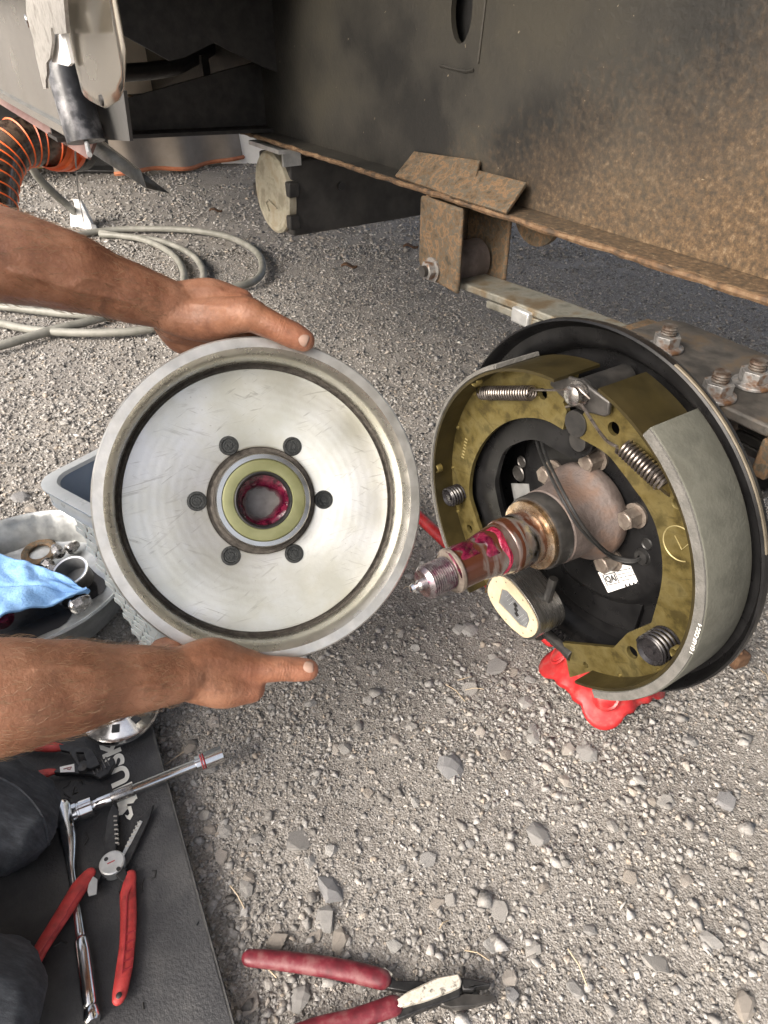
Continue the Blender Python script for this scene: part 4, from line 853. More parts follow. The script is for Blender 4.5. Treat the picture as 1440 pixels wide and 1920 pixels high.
# ================================================================== BRAKE DRUM held by the hands
dn = (-CF * math.cos(R(16.5)) + RT * math.sin(R(16.5))).normalized()
DC = at(500, 937, .718)
DRUM = zframe(DC, dn, RT)
dr = empty('brake_drum', 'machined steel brake drum with six studs held up by both hands', 'brake drum', DRUM)
mb = MB(); mb.lathe([(.1600, .0004), (.1700, .0004), (.1718, -.0014), (.1722, -.006), (.170, -.011), (.163, -.014), (.1625, -.066), (.158, -.074), (.10, -.076), (.055, -.078), (.050, -.082), (.046, -.12), (.040, -.122), (.030, -.122)], 160); shell = mb.build('drum_shell', 'rim_metal', dr)
mb = MB(); mb.lathe([(.1602, .0003), (.1560, -.0045), (.1532, -.0095), (.1524, -.012), (.1524, -.043)], 160); mb.build('brake_surface', 'brake_surface', dr)
mb = MB(); mb.lathe([(.1524, -.0428), (.1532, -.0445), (.1528, -.049), (.1505, -.0528), (.1480, -.0520), (.1468, -.0470)], 160); mb.build('cast_groove', 'cast_dark', dr)
mb = MB(); mb.lathe([(.1470, -.0473), (.1462, -.0455), (.062, -.0445), (.0600, -.0458)], 160); face = mb.build('drum_face', 'machined', dr)
mb = MB(); mb.lathe([(.0602, -.0456), (.0592, -.0485), (.0560, -.050), (.0530, -.047), (.0515, -.034), (.0512, -.025)], 96); mb.build('hub_recess', 'cast_dark', dr)
mb = MB(); mb.lathe([(.0512, -.0255), (.0508, -.0235), (.0500, -.0228), (.0452, -.0228), (.0446, -.0245)], 96); mb.build('hub_boss', mat('boss_steel', [(.60, .58, .51), (.70, .69, .65)], (.14, .22), 1.0, 30), dr)
mb = MB(); mb.lathe([(.0446, -.0248), (.0440, -.0236), (.0432, -.0232), (.0325, -.0240), (.0312, -.0255)], 96); sl_ = mb.build('grease_seal', 'seal_olive', dr)
mb = MB(); mb.lathe([(.0314, -.0252), (.0300, -.0248), (.0284, -.0262), (.0274, -.0295), (.0282, -.035)], 80); mb.build('seal_lip', 'rubber', sl_)
mb = MB(); mb.lathe([(0, -.0700), (.0262, -.0700), (.0262, -.072)], 48); mb.build('outer_bearing_plate', mat('bearing_grey', [(.24, .225, .21), (.33, .315, .295)], (.5, .7), .2, 60, bump=.2), dr)
mb = MB(); mb.lathe([(.0282, -.033), (.0286, -.048), (.0262, -.070), (.0262, -.121)], 64); mb.build('bearing_race', mat('race_steel', [(.45, .38, .33), (.6, .55, .5)], (.08, .16), 1.0, 40), dr)
def gw(j, a, r, z):
    k = (j / 6.0); n_ = .5 * math.sin(3 * a + 1.1) + .3 * math.sin(5 * a + 2.3 + j) + .22 * math.sin(9 * a - j * .7) + .12 * math.sin(17 * a + 2 * j)
    return r + (.0022 * n_) * (1 if 0 < j < 9 else .2) - (.0048 * max(0, math.sin(a - .2)) if 3 <= j <= 6 else 0), z + .0012 * n_
mb = MB(); mb.lathe([(.0281, -.035), (.0268, -.0358), (.0240, -.0375), (.0222, -.0415), (.0200, -.047), (.0188, -.054), (.0195, -.061), (.0220, -.067), (.026, -.070)], 90, wob=gw); mb.build('grease', 'grease_red', dr, smooth=60)
SM = MB(); SM.lathe([(0, .0006), (.0040, .0006), (.0044, -.0003), (.0072, -.0003), (.0080, .0008), (.0102, .0006), (.0108, -.0008), (.0108, -.006)], 28); SMe = SM.mesh('stud'); SMe.materials.append(M['stud'])
for k in range(6):
    o = bpy.data.objects.new('stud', SMe); COL.objects.link(o); o.parent = dr; a = R(60 * k + 1); o.location = (.0699 * math.cos(a), .0699 * math.sin(a), -.0438); o.rotation_euler = (0, 0, k)
    q = MB(); q.tube([(.0699 * math.cos(a), .0699 * math.sin(a), -.076), (.0699 * math.cos(a), .0699 * math.sin(a), -.115)], .0068, 14); q.build('stud_thread', 'dark_steel', dr)

# ================================================================== KNEELING MAT
ZT = .026                                              # mat top
mA, mB = onz(282, 1348, ZT), onz(440, 1920, ZT)
md = (mA - mB).normalized(); mA = mA + md * .09; mn = Vector((-md.y, md.x, 0))
MATM = Matrix(((-mn.x, md.x, 0, mA.x), (-mn.y, md.y, 0, mA.y), (0, 0, 1, 0), (0, 0, 0, 1)))   # x to the right edge, y away
mt = empty('kneeling_mat', 'black foam kneeling mat with white lettering under the hand tools', 'mat', MATM)
def mat_outline():
    w, l, r = .36, .74, .012; pts = []
    for (cx, cy, a0) in [(-r, -r, 0), (-w + r, -r, 90), (-w + r, -l + r, 180), (-r, -l + r, 270)]:
        for k in range(6): a = R(a0 + 18 * k); pts.append((cx + r * math.cos(a), cy + r * math.sin(a)))
    return pts
mb = MB(); mb.prism([mat_outline()], .003, ZT - .0008); o = mb.build('foam_core', 'foam_edge', mt, bevel=.002, seg=2)
mb = MB(); n1, n2 = 60, 110; vs = []
for i in range(n1 + 1):
    for j in range(n2 + 1):
        x, y = -.357 + .354 * i / n1, -.737 + .734 * j / n2
        vs.append((x, y, ZT - .0002 + .0006 * float(vnoise(np.array(x), np.array(y), 14, 91))))
fs = [(i * (n2 + 1) + j, (i + 1) * (n2 + 1) + j, (i + 1) * (n2 + 1) + j + 1, i * (n2 + 1) + j + 1) for i in range(n1) for j in range(n2)]
mb.add(vs, fs).build('foam_skin', 'foam', mt)
MI = MATM.inverted()
def ml(u, v, z=ZT): p = MI @ onz(u, v, z); return Vector((p.x, p.y, z))
# nicks and tears in the skin
mb = MB()
for chain in [[(285, 1633), (293, 1632), (291, 1645), (283, 1648), (276, 1647)], [(270, 1648), (266, 1660), (268, 1672)], [(118, 1478), (128, 1472), (132, 1465)], [(140, 1475), (136, 1490), (146, 1485)], [(160, 1560), (166, 1572), (158, 1585)], [(368, 1735), (372, 1728)], [(100, 1775), (116, 1765), (126, 1768)], [(268, 1880), (270, 1893)], [(150, 1462), (155, 1470)], [(120, 1488), (132, 1496)]]:
    mb.tube([ml(u, v, ZT + .0001) for u, v in chain], .0009, 5)
mb.build('tear', 'rubber', mt)['kind'] = 'stuff'
# lettering
h0, h1 = ml(243, 1508), ml(196, 1362)
me_dir = (h1 - h0); ang = math.atan2(me_dir.y, me_dir.x)
mid = (h0 + h1) / 2
tw = text_mesh('HUSKY', .05, .0001, .0018); xs_ = [v.co.x for v in tw.vertices]; ys_ = [v.co.y for v in tw.vertices]
text('lettering', 'HUSKY', .05, T((mid.x, mid.y, ZT + .0006)) @ Matrix.Rotation(ang, 4, 'Z') @ Matrix.Diagonal((me_dir.length / (max(xs_) - min(xs_)), .0235 / (max(ys_) - min(ys_)), 1, 1)), 'white_ink', mt, .0001, .0018)
mb = MB()
for px in [[(226, 1500), (246, 1497), (254, 1500), (250, 1506), (238, 1508), (240, 1516), (230, 1528), (218, 1530), (222, 1518)], [(236, 1513), (246, 1512), (250, 1528), (244, 1538), (238, 1535), (234, 1528), (240, 1530), (243, 1526), (241, 1519)]]:
    mb.prism([[ml(u, v)[:2] for u, v in px]], ZT + .0004, ZT + .0008)
mb.build('printed_emblem', 'white_ink', mt)

# ================================================================== HAND TOOLS
def zp(pts, z): return [onz(u, v, z) for u, v in pts]
def poly(px, z0, z1): 
    P = [onz(u, v, z1) for u, v in px]; mb = MB(); mb.prism([[(p.x, p.y) for p in P]], z0, z1); return mb
def pxr(px, u, v, z): return px * (onz(u, v, z) - CAMP).dot(CF) / FPX
# wire stripper, red handles
ws = empty('wire_stripper', 'open wire stripper pliers with red handles on the mat', 'pliers')
z = ZT + .012
mb = poly([(213, 1503), (222, 1520), (220, 1545), (219, 1570), (217, 1597), (226, 1612), (240, 1640), (236, 1655), (224, 1650), (205, 1625), (193, 1606), (196, 1570), (199, 1535)], z - .0035, z + .0005); mb.build('jaw', 'tool_black', ws, bevel=.0008)
mb = poly([(288, 1508), (281, 1533), (259, 1580), (244, 1613), (225, 1640), (190, 1648), (172, 1640), (180, 1628), (205, 1612), (228, 1600), (239, 1580), (257, 1537)], z - .008, z - .004); mb.build('jaw', 'tool_black', ws, bevel=.0008)
mb = poly([(262, 1538), (267, 1540), (246, 1580), (233, 1604), (228, 1602), (240, 1578)], z - .005, z - .0032); mb.build('jaw_bevel', 'galv', ws)
mb = MB()
for k in range(7):
    t = k / 6; a, b_ = onz(203 + 3 * t, 1530 + 50 * t, z + .001), onz(260 - 22 * t, 1542 + 44 * t, z - .003)
    mb.box((b_.x, b_.y, z - .0036), (.0035, .0016, .002)); mb.box((a.x + .008, a.y, z - .001), (.004, .0016, .004))
mb.build('cutting_notch', 'alu_dirty', ws)
mb = MB(); p = onz(211, 1620, z); rr = pxr(23, 211, 1620, z); mb.lathe([(0, .0042), (rr * .9, .0042), (rr, .0032), (rr, -.009), (0, -.009)], 40, T(p)); pv = mb.build('pivot_disc', 'galv', ws)
mb = MB()
for (u, v) in [(199, 1611), (222, 1629)]: q = onz(u, v, z + .004); mb.lathe([(0, .0009), (.0022, .0009), (.0024, 0)], 14, T((q.x, q.y, z + .0038)))
mb.build('spanner_hole', 'rubber', pv)
mb = MB(); mb.box((onz(210, 1620, z).x, onz(210, 1620, z).y, z + .0043), (.008, .0012, .0004), Matrix.Rotation(.5, 3, 'Z')); mb.build('mark', 'red_dark', pv)
mb = poly([(170, 1640), (183, 1648), (181, 1676), (166, 1680), (163, 1670)], z + .001, z + .003); mb.build('latch', 'galv', ws, bevel=.0005)
mb = poly([(190, 1640), (176, 1636), (172, 1655), (180, 1660)], z - .006, z + .001); mb.build('tang', 'tool_black', ws)
mb = poly([(222, 1640), (236, 1642), (230, 1668), (222, 1672), (226, 1655)], z - .006, z); mb.build('tang', 'tool_black', ws)
def handle(path, wpx, name, m, parent, z, flat=.62):
    P = [onz(u, v, z) for u, v in path]; rs = [pxr(w / 2, u, v, z) for (u, v), w in zip(path, wpx)]
    k = 5; S = spline(P, k); rr = []
    for i in range(len(S)): t = i / k; a = int(min(t, len(rs) - 1)); b_ = min(a + 1, len(rs) - 1); rr.append(rs[a] + (rs[b_] - rs[a]) * (t - a))
    return MB().tube(S, rr, 18, flat=flat, flatdir=(0, 0, 1), round_ends=True).build(name, m, parent, smooth=60)
zz = ZT + .0095
hl = handle([(168, 1638), (150, 1662), (128, 1698), (100, 1742), (74, 1784), (54, 1828), (42, 1856)], [22, 32, 31, 29, 28, 25, 20], 'handle', 'red_grip', ws, zz + .004)
hr = handle([(245, 1641), (240, 1675), (241, 1715), (239, 1765), (233, 1815), (225, 1860), (222, 1872)], [20, 30, 30, 29, 31, 28, 24], 'handle', 'red_grip', ws, zz)
S = spline([onz(u, v, zz + .0062) for u, v in [(247, 1660), (239, 1680), (237, 1720), (234, 1775), (229, 1825)]], 5); MB().tube(S, .0007, 5).build('seam', 'red_dark', hr)
S = spline([onz(u, v, zz + .0112) for u, v in [(158, 1660), (128, 1704), (124, 1715), (98, 1752), (62, 1808)]], 5); MB().tube(S, .0007, 5).build('seam', 'red_dark', hl)
mb = MB()
for k in range(5): a, b_ = onz(236 - k * 1.5, 1752 + 17 * k, zz + .006), onz(254 - k * 1.5, 1744 + 17 * k, zz + .002); mb.tube([a, b_], .0011, 6)
mb.build('grip_rib', 'red_dark', hr)
q = onz(223, 1866, zz + .006); mb = MB(); mb.lathe([(0, .0006), (.0025, .0004), (.003, 0)], 12, T(q)); mb.build('lanyard_hole', 'rubber', hr)
# ratchet
ra = empty('ratchet', 'chrome ratchet handle lying under the red wire stripper', 'ratchet')
zz = ZT + .0075
def turned(path, wpx, name, m, parent, z, seg=24, k=4, caps=True):
    P = [onz(u, v, z) for u, v in path]; rs = [pxr(w / 2, u, v, z) for (u, v), w in zip(path, wpx)]
    return MB().tube(P, rs, seg).build(name, m, parent, smooth=40)
mb = MB(); P = spline([onz(u, v, zz) for u, v in [(119, 1512), (122, 1540), (128, 1572), (131, 1600), (133, 1632), (143, 1700), (151, 1758)]], 5)
ws_ = [32, 34, 32, 23, 15, 14, 17]; rr = []
for i in range(len(P)): t = i / 5; a = int(min(t, 6)); b_ = min(a + 1, 6); rr.append(pxr((ws_[a] + (ws_[b_] - ws_[a]) * (t - a)) / 2, 130, 1600, zz))
mb.tube(P, rr, 20, flat=.72, flatdir=(0, 0, 1), round_ends=True); mb.build('shaft', 'chrome', ra, smooth=60)
turned([(151, 1758), (152, 1762), (153, 1766), (157, 1790), (166, 1860), (169, 1884), (170, 1888), (171, 1892), (173, 1912), (174, 1917)], [18, 24, 27, 28, 29, 28, 24, 30, 32, 26], 'grip', 'chrome', ra, zz)
# extension bar with deep socket
eb = empty('extension_bar', 'chrome socket extension bar lying across the mat edge', 'extension bar')
zz = ZT + .0105
E0, E1 = Vector((137, 1525)), Vector((418, 1413))
def along(t): return tuple(E0 + (E1 - E0) * t)
turned([along(t) for t in (0, .004, .03, .034, .045, .05, .13, .135)], [32, 37, 38, 34, 34, 38, 37, 30], 'square_drive', 'chrome', eb, zz)
turned([along(t) for t in (.135, .16, .17, .40, .405, .82)], [19, 19, 22, 22, 20, 20], 'bar', 'chrome', eb, zz)
turned([along(t) for t in (.255, .26, .40, .405)], [22, 23.2, 23.2, 22], 'knurl', 'nut_steel', eb, zz)
turned([along(t) for t in (.815, .82, .85, .856, .875, .88, .995, 1)], [20, 30, 31, 28, 28, 32, 33, 29], 'socket', 'chrome', eb, zz)
mb = MB()
for t in (.86, .872): c_ = onz(*along(t), zz); mb.lathe([(.0094, -.0006), (.0101, 0), (.0094, .0006)], 24, zframe(c_, onz(*E1, zz) - onz(*E0, zz), (0, 0, 1)))
mb.build('colour_band', 'red_dark', eb)
# slip-joint pliers
cp_ = empty('water_pump_pliers', 'black slip joint pliers with red grips beside the kneeling leg', 'pliers')
z = ZT + .004
mb = poly([(96, 1446), (140, 1430), (160, 1424), (190, 1432), (213, 1420), (215, 1430), (205, 1448), (186, 1459), (170, 1452), (140, 1450), (104, 1449)], z, z + .008); mb.build('lower_jaw', 'tool_black', cp_, bevel=.0012)
P = [(110, 1396), (128, 1398), (150, 1400), (172, 1404), (182, 1420), (188, 1434), (168, 1442), (146, 1436), (140, 1425), (130, 1410), (114, 1407)]
mb = MB(); pts = [onz(u, v, z + .012) for u, v in P]; ho = [onz(u, v, z + .012) for u, v in [(143, 1411), (157, 1411), (163, 1428), (149, 1430)]]
mb.prism([[(p.x, p.y) for p in pts], [(p.x, p.y) for p in ho]], z + .008, z + .013); mb.build('upper_arm', 'tool_black', cp_, bevel=.001)
mb = MB(); mb.lathe([(0, .003), (.0055, .002), (.006, 0), (.006, -.01)], 20, T(onz(155, 1440, z + .011))); mb.build('joint_bolt', 'dark_steel', cp_)
mb = poly([(112, 1438), (139, 1432), (140, 1447), (113, 1448)], z + .0081, z + .0086); mb.build('label', 'white', cp_)
mb = MB(); mb.tube([onz(p[0], p[1], z + .009) for p in [(119, 1442), (126, 1440), (134, 1438), (131, 1443), (126, 1442)]], .0005, 5); mb.build('label_mark', 'red_dark', cp_)
handle([(112, 1402), (90, 1400), (40, 1395)], [16, 22, 24], 'grip', 'red_grip', cp_, z + .009)
handle([(100, 1447), (80, 1452), (30, 1468)], [12, 20, 24], 'grip', 'red_grip', cp_, z + .006)
mb = MB()
for k in range(5): a, b_ = onz(178 + 7 * k, 1452 - 4 * k, z + .0085), onz(170 + 7 * k, 1436 - 4 * k, z + .0085); mb.tube([a, b_], .0009, 5)
mb.build('tooth', 'dark_steel', cp_)
# chrome hub cap dish on the far end of the mat
hc_ = empty('hub_cap', 'chrome trim disc with dark slots on the mat under the forearm', 'hub cap')
pc = onz(222, 1322, ZT + .03); nn = Vector((.05, -.12, 1)).normalized(); HM = zframe(pc, nn, RT)
mb = MB(); mb.lathe([(0, .004), (.022, .004), (.026, .001), (.044, -.003), (.050, -.006), (.0515, -.010), (.050, -.0115), (.046, -.010), (0, -.004)], 64, HM); mb.build('disc', 'chrome', hc_)
mb = MB(); mb.lathe([(.0512, -.0095), (.0525, -.0105), (.0512, -.0125), (.047, -.0115)], 64, HM); mb.build('dark_rim', 'rubber', hc_)
for k in range(8):
    a = R(45 * k + 10); q = MB(); q.box((.034 * math.cos(a), .034 * math.sin(a), .0002), (.010, .009, .003), Matrix.Rotation(a, 3, 'Z')); o = q.build('slot', 'rubber', hc_); o.matrix_local = HM
mb = MB(); mb.tube([onz(u, v, ZT + .001) for u, v in [(215, 1330), (222, 1345)]], .004, 8); mb.lathe([(0.0, -.0025), (.03, -.0025), (.03, -.004 - .022), (0, -.026)], 40, HM); mb.build('cup', 'alu_dirty', hc_)
# crimping pliers on the gravel
lp = empty('crimping_pliers', 'worn pliers with dark maroon grips lying on the gravel', 'pliers')
z = .013
handle([(468, 1796), (525, 1801), (605, 1812), (668, 1824), (716, 1836)], [30, 34, 36, 37, 36], 'handle', 'maroon_grip', lp, z, .75)
handle([(520, 1952), (600, 1925), (660, 1912), (738, 1886)], [34, 35, 36, 36], 'handle', 'maroon_grip', lp, z + .006, .75)
mb = poly([(716, 1818), (724, 1816), (742, 1838), (790, 1838), (862, 1855), (862, 1880), (830, 1880), (770, 1862), (716, 1852)], z - .006, z); mb.build('lower_lever', 'tool_black', lp, bevel=.0015)
mb = poly([(716, 1816), (722, 1814), (736, 1826), (728, 1846), (718, 1832)], z, z + .0015); mb.build('bare_patch', 'tool_worn', lp)
mb = poly([(735, 1880), (765, 1858), (815, 1834), (860, 1825), (866, 1838), (864, 1848), (845, 1857), (800, 1874), (742, 1890)], z + .002, z + .012); mb.build('upper_lever', 'tool_worn', lp, bevel=.0015)
mb = poly([(740, 1890), (800, 1874), (845, 1857), (866, 1850), (862, 1868), (800, 1890), (745, 1912)], z - .003, z + .006); mb.build('lever_side', 'tool_black', lp, bevel=.001)
mb = poly([(862, 1832), (888, 1836), (921, 1842), (919, 1847), (892, 1850), (888, 1856), (868, 1856)], z - .004, z + .008); mb.build('jaw', 'tool_black', lp, bevel=.0012)
mb = poly([(820, 1876), (866, 1862), (932, 1867), (930, 1873), (880, 1888), (850, 1890), (828, 1884)], z - .006, z + .003); mb.build('jaw', 'dark_steel', lp, bevel=.0015)

# ================================================================== PAN WITH PARTS
PCN = Vector((-.576, .815, 0))
pan = empty('drain_pan', 'round galvanised pan holding bearings and a blue towel', 'pan', T(PCN))
mb = MB(); fl = lambda j, a, r, z: (r * (1 + (.006 * math.sin(34 * a) if j in (2, 3) else 0)), z)
mb.lathe([(0, .010), (.138, .010), (.146, .014), (.160, .062), (.163, .0675), (.1675, .070), (.170, .067), (.168, .064), (.162, .060), (.148, .010), (.140, .006), (0, .006)], 136, wob=fl); mb.build('basin', mat('pan_zinc', [(.27, .285, .29), (.40, .415, .415), (.52, .535, .535)], (.3, .5), .75, 22, bump=.2, bscale=120), pan)
mb = MB(); mb.lathe([(0, .0108), (.12, .0108)], 40, wob=lambda j, a, r, z: (r * (.8 + .12 * math.sin(3 * a) + .06 * math.sin(7 * a)), z)); mb.build('oil_film', mat('oil', (.02, .02, .022), (.05, .15), 0, 20, trans=.0), pan)
def inpan(u, v, z): p = onz(u, v, z); return p
wr = MB(); wr.lathe([(.018, .0), (.018, .004), (.021, .006), (.029, .006), (.031, .004), (.031, 0)], 48, T(inpan(75, 1037, .012)) @ Matrix.Rotation(R(8), 4, 'X'), closed=True); tag(wr.build('thrust_washer', 'rust'), 'rusty brown flat ring lying in the pan', 'washer')
def nutty(u, v, z, r, h, d, name, label, m='nut_steel'):
    p = inpan(u, v, z); e = empty(name, label, 'nut', zframe(p, d, (0, .1, 1)), 'lug nuts in the pan')
    q = MB(); q.prism(circ(0, 0, r, 6), 0, h * .6); q.build('hex', m, e, bevel=.0008)
    q = MB(); q.lathe([(0, -.004), (r * .55, -.004), (r * .95, 0), (r * 1.05, h * .1), (r, h * .12)], 28); q.build('seat', m, e)
    q = MB(); q.lathe([(r * .85, h * .6), (r * .7, h * .9), (r * .45, h), (0, h)], 28); q.build('crown', m, e)
nutty(84, 1055, .022, .0105, .024, (.8, -.5, -.15), 'lug_nut', 'silver lug nut tipped on its side next to the rusty ring')
nutty(112, 1040, .030, .0105, .024, (-.6, .7, .2), 'lug_nut', 'silver lug nut leaning on another nut by the bearing cup')
nutty(128, 1032, .022, .0100, .022, (.5, .8, .1), 'lug_nut', 'silver lug nut half hidden by the grey basket')
nutty(92, 1070, .018, .0095, .022, (.9, .3, .0), 'lug_nut', 'small silver nut at the edge of the blue towel')
nutty(136, 1140, .040, .0125, .030, (.75, .55, .12), 'lug_nut', 'larger silver lug nut lying on the towel corner')
p = inpan(137, 1078, .034)
dc_ = empty('dust_cap', 'open dark steel bearing dust cap standing in the pan', 'cap', zframe(p, (-.12, -.25, 1), RT))
mb = MB(); mb.lathe([(.0268, .012), (.0292, .0125), (.0296, .008), (.028, .006), (.027, -.018), (.022, -.020), (0, -.020)], 48); mb.build('shell', 'dark_steel', dc_)
mb = MB(); mb.lathe([(.0267, .0121), (.0252, .008), (.0245, -.016), (0, -.0165)], 48); mb.build('inner_wall', 'plastic_grey', dc_)
mb = MB(); mb.lathe([(.0262, .0124), (.0294, .0132), (.0302, .011), (.0297, .009)], 48); mb.build('rolled_lip', 'chrome', dc_)
p = inpan(-4, 1152, .05); gc = empty('red_cap', 'dark red greasy cap resting on the blue towel', 'cap', zframe(p, (.15, -.45, 1), RT))
mb = MB(); mb.lathe([(.0, .0), (.013, .0), (.0145, .003), (.017, .003), (.018, -.002), (.018, -.018), (0, -.018)], 40); mb.build('cap_body', 'grease_red', gc)
# towel
corners = [onz(-75, 1022, .052), onz(60, 1060, .046), onz(168, 1116, .040), onz(135, 1133, .045), onz(90, 1156, .05), onz(-75, 1205, .055)]
def towel():
    A0, A1, B1, B0 = onz(-90, 1018, .050), onz(58, 1062, .040), onz(166, 1112, .038), onz(-60, 1182, .058)
    n = 44; vs = []
    for i in range(n + 1):
        for j in range(n + 1):
            s, t = i / n, j / n
            E0_ = A0.lerp(A1, min(1, s * 1.9)) if s < .53 else A1.lerp(B1, (s - .53) / .47)
            p = E0_.lerp(A0.lerp(B0, 1).lerp(B1, s ** 1.1), t)
            z = .006 * math.sin(3.2 * s * 3.14 + 1.2 * t * 3.14) * (1 - .4 * t) + .008 * math.exp(-((s - .5) / .05) ** 2) * (1 - t) + .003 * math.sin(9 * t + 4 * s) + .005 * abs(math.sin(5 * t + 7 * s)) - .004 * math.exp(-((t - .45 - .2 * s) / .03) ** 2) + .003 * abs(math.sin(13 * s - 6 * t)) + .004 * float(vnoise(np.array(s), np.array(t), 9, 77))
            vs.append((p.x, p.y, p.z + z + .004))
    o = MB().add(vs, [(i * (n + 1) + j, (i + 1) * (n + 1) + j, (i + 1) * (n + 1) + j + 1, i * (n + 1) + j + 1) for i in range(n) for j in range(n)]).build('paper_towel', 'towel', smooth=80)
    o.modifiers.new('s', 'SOLIDIFY').thickness = .004; tag(o, 'crumpled blue shop towel draped in the metal pan', 'towel')
towel()

# ================================================================== WOVEN BASKET
c0, c1, c2 = onz(64, 900, .32), onz(180, 963, .32), onz(200, 800, .32)
bx_ = (c1 - c0).normalized(); by_ = UP.cross(bx_)
if by_.dot(c2 - c0) < 0: by_ = -by_
bw, bd, bh = .165, .20, .318
BM = Matrix(((bx_.x, by_.x, 0, c0.x), (bx_.y, by_.y, 0, c0.y), (0, 0, 1, 0), (0, 0, 0, 1)))
bs = empty('storage_basket', 'grey plastic woven pattern basket standing behind the drum', 'basket', BM)
def rrect(inset, z, r=.03, n=7):
    pts = []; x0, y0, x1, y1 = inset, inset, bw - inset, bd - inset; r = max(.004, r - inset * .3)
    for (cx, cy, a0) in [(x1 - r, y1 - r, 0), (x0 + r, y1 - r, 90), (x0 + r, y0 + r, 180), (x1 - r, y0 + r, 270)]:
        for k in range(n): a = R(a0 + 90 * k / (n - 1)); pts.append(Vector((cx + r * math.cos(a), cy + r * math.sin(a), z)))
    return pts
def loft(rings, closed_bottom=False):
    vs = [p for r in rings for p in r]; k = len(rings[0]); fs = []
    for i in range(len(rings) - 1):
        for j in range(k): j2 = (j + 1) % k; fs.append((i * k + j, i * k + j2, (i + 1) * k + j2, (i + 1) * k + j))
    if closed_bottom: fs.append(tuple(range(len(vs) - k, len(vs))))
    return MB().add(vs, fs)
IN = lambda z: .010 + .032 * (bh - z) / bh
loft([rrect(IN(bh - .03), bh - .03), rrect(IN(.004), .004), rrect(IN(.004) + .01, .001)], True).build('wall', 'basket', bs)
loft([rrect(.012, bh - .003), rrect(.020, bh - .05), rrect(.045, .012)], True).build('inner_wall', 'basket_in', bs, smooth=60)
loft([rrect(.0135, bh - .033), rrect(.002, bh - .032), rrect(0, bh - .028), rrect(.001, bh - .008), rrect(-.003, bh - .006), rrect(-.004, bh - .002), rrect(0, bh), rrect(.011, bh), rrect(.0135, bh - .004)]).build('rim', 'basket_rim', bs, smooth=50)
def weave():
    mb = MB(); step_z, step_x = .0165, .026
    for face in range(2):
        for r_ in range(18):
            z = .012 + r_ * step_z
            if z > bh - .045: break
            ins = IN(z) + .0004; L_ = (bw if face == 0 else bd) - 2 * ins - .05
            n = int(L_ / step_x)
            for k in range(n + 1):
                a = ins + .02 + (k + (.5 if r_ % 2 else 0)) * step_x
                if a > (bw if face == 0 else bd) - ins - .02: continue
                if face == 0: mb.box((a, ins, z), (step_x * .80, .0036, step_z * .62), Matrix.Rotation(R(10), 3, 'Y')); mb.box((a + step_x * .5, ins + .0006, z + .001), (step_x * .22, .0028, step_z * 1.3))
                else: mb.box((ins, a, z), (.0036, step_x * .80, step_z * .62), Matrix.Rotation(R(10), 3, 'X')); mb.box((ins + .0006, a + step_x * .5, z + .001), (.0028, step_x * .22, step_z * 1.3))
    return mb
o = weave().build('weave', 'basket', bs, bevel=.0008, seg=1); o['kind'] = 'stuff'

# ================================================================== RED JACK
jk = empty('jack_stand', 'dusty red pressed steel jack stand with splayed feet under the axle', 'jack stand')
JC = Vector((.318, .655, 0)); JA = R(-14)
def jack_shell(th):
    na, ns = 96, 22; vs = []
    for i in range(na):
        a = 2 * math.pi * i / na; c4 = math.cos(4 * (a - JA)); foot = max(0, c4) ** .7
        arch = .016 * (1 - foot)                                    # the sheet is cut away between the feet
        for j in range(ns + 1):
            s_ = j / ns; z = .13 + (arch + .004 - .13) * s_
            r = .034 + .038 * s_ ** 1.25 + .009 * foot * s_ ** 2
            r += .0030 * math.exp(-((z - .075) / .004) ** 2) + .0030 * math.exp(-((z - .052) / .004) ** 2)     # pressed beads
            r -= .006 * math.exp(-((c4 + 1) / .18) ** 2) * s_                                                # crease between the legs
            if s_ > .9: r += .06 * (s_ - .9) * (.5 + foot)                                                   # turned-out lip
            r -= th; vs.append((JC.x + r * math.cos(a), JC.y + r * math.sin(a), max(.002, z)))
    fs = [(i * (ns + 1) + j, ((i + 1) % na) * (ns + 1) + j, ((i + 1) % na) * (ns + 1) + j + 1, i * (ns + 1) + j + 1) for i in range(na) for j in range(ns)]
    return MB().add(vs, fs)
o = jack_shell(0).build('base', 'red_paint', jk, smooth=50); o.modifiers.new('s', 'SOLIDIFY').thickness = .003
for k in range(4):
    a = JA + k * math.pi / 2; q = MB(); q.lathe([(0, .0025), (.011, .002), (.013, 0), (.016, .0012), (.0185, -.001)], 26, zframe((JC.x + .066 * math.cos(a), JC.y + .066 * math.sin(a), .042), (math.cos(a), math.sin(a), .75), UP)); q.build('pressed_boss', 'red_paint', jk, smooth=50)
mb = MB(); mb.lathe([(0, .128), (.031, .128), (.033, .131), (.031, .134), (.026, .136), (.0235, .136)], 40, T((JC.x, JC.y, 0))); mb.build('collar', 'red_paint', jk)
top = BC + INB * .24; mb = MB(); mb.tube([Vector((JC.x, JC.y, .06)), Vector((JC.x, JC.y, .30))], .0235, 28); mb.build('sleeve', 'red_paint', jk)
mb = MB(); mb.tube([Vector((JC.x, JC.y, .29)), Vector((JC.x, JC.y, BC.z - .045))], .017, 24); mb.build('post', 'dark_steel', jk)
mb = MB(); mb.box(((JC.x + top.x) / 2, (JC.y + top.y) / 2, BC.z - .045), (.04, .16, .012), Matrix.Rotation(math.atan2(top.y - JC.y, top.x - JC.x) - math.pi / 2, 3, 'Z')); mb.build('saddle', 'dark_steel', jk, bevel=.003)
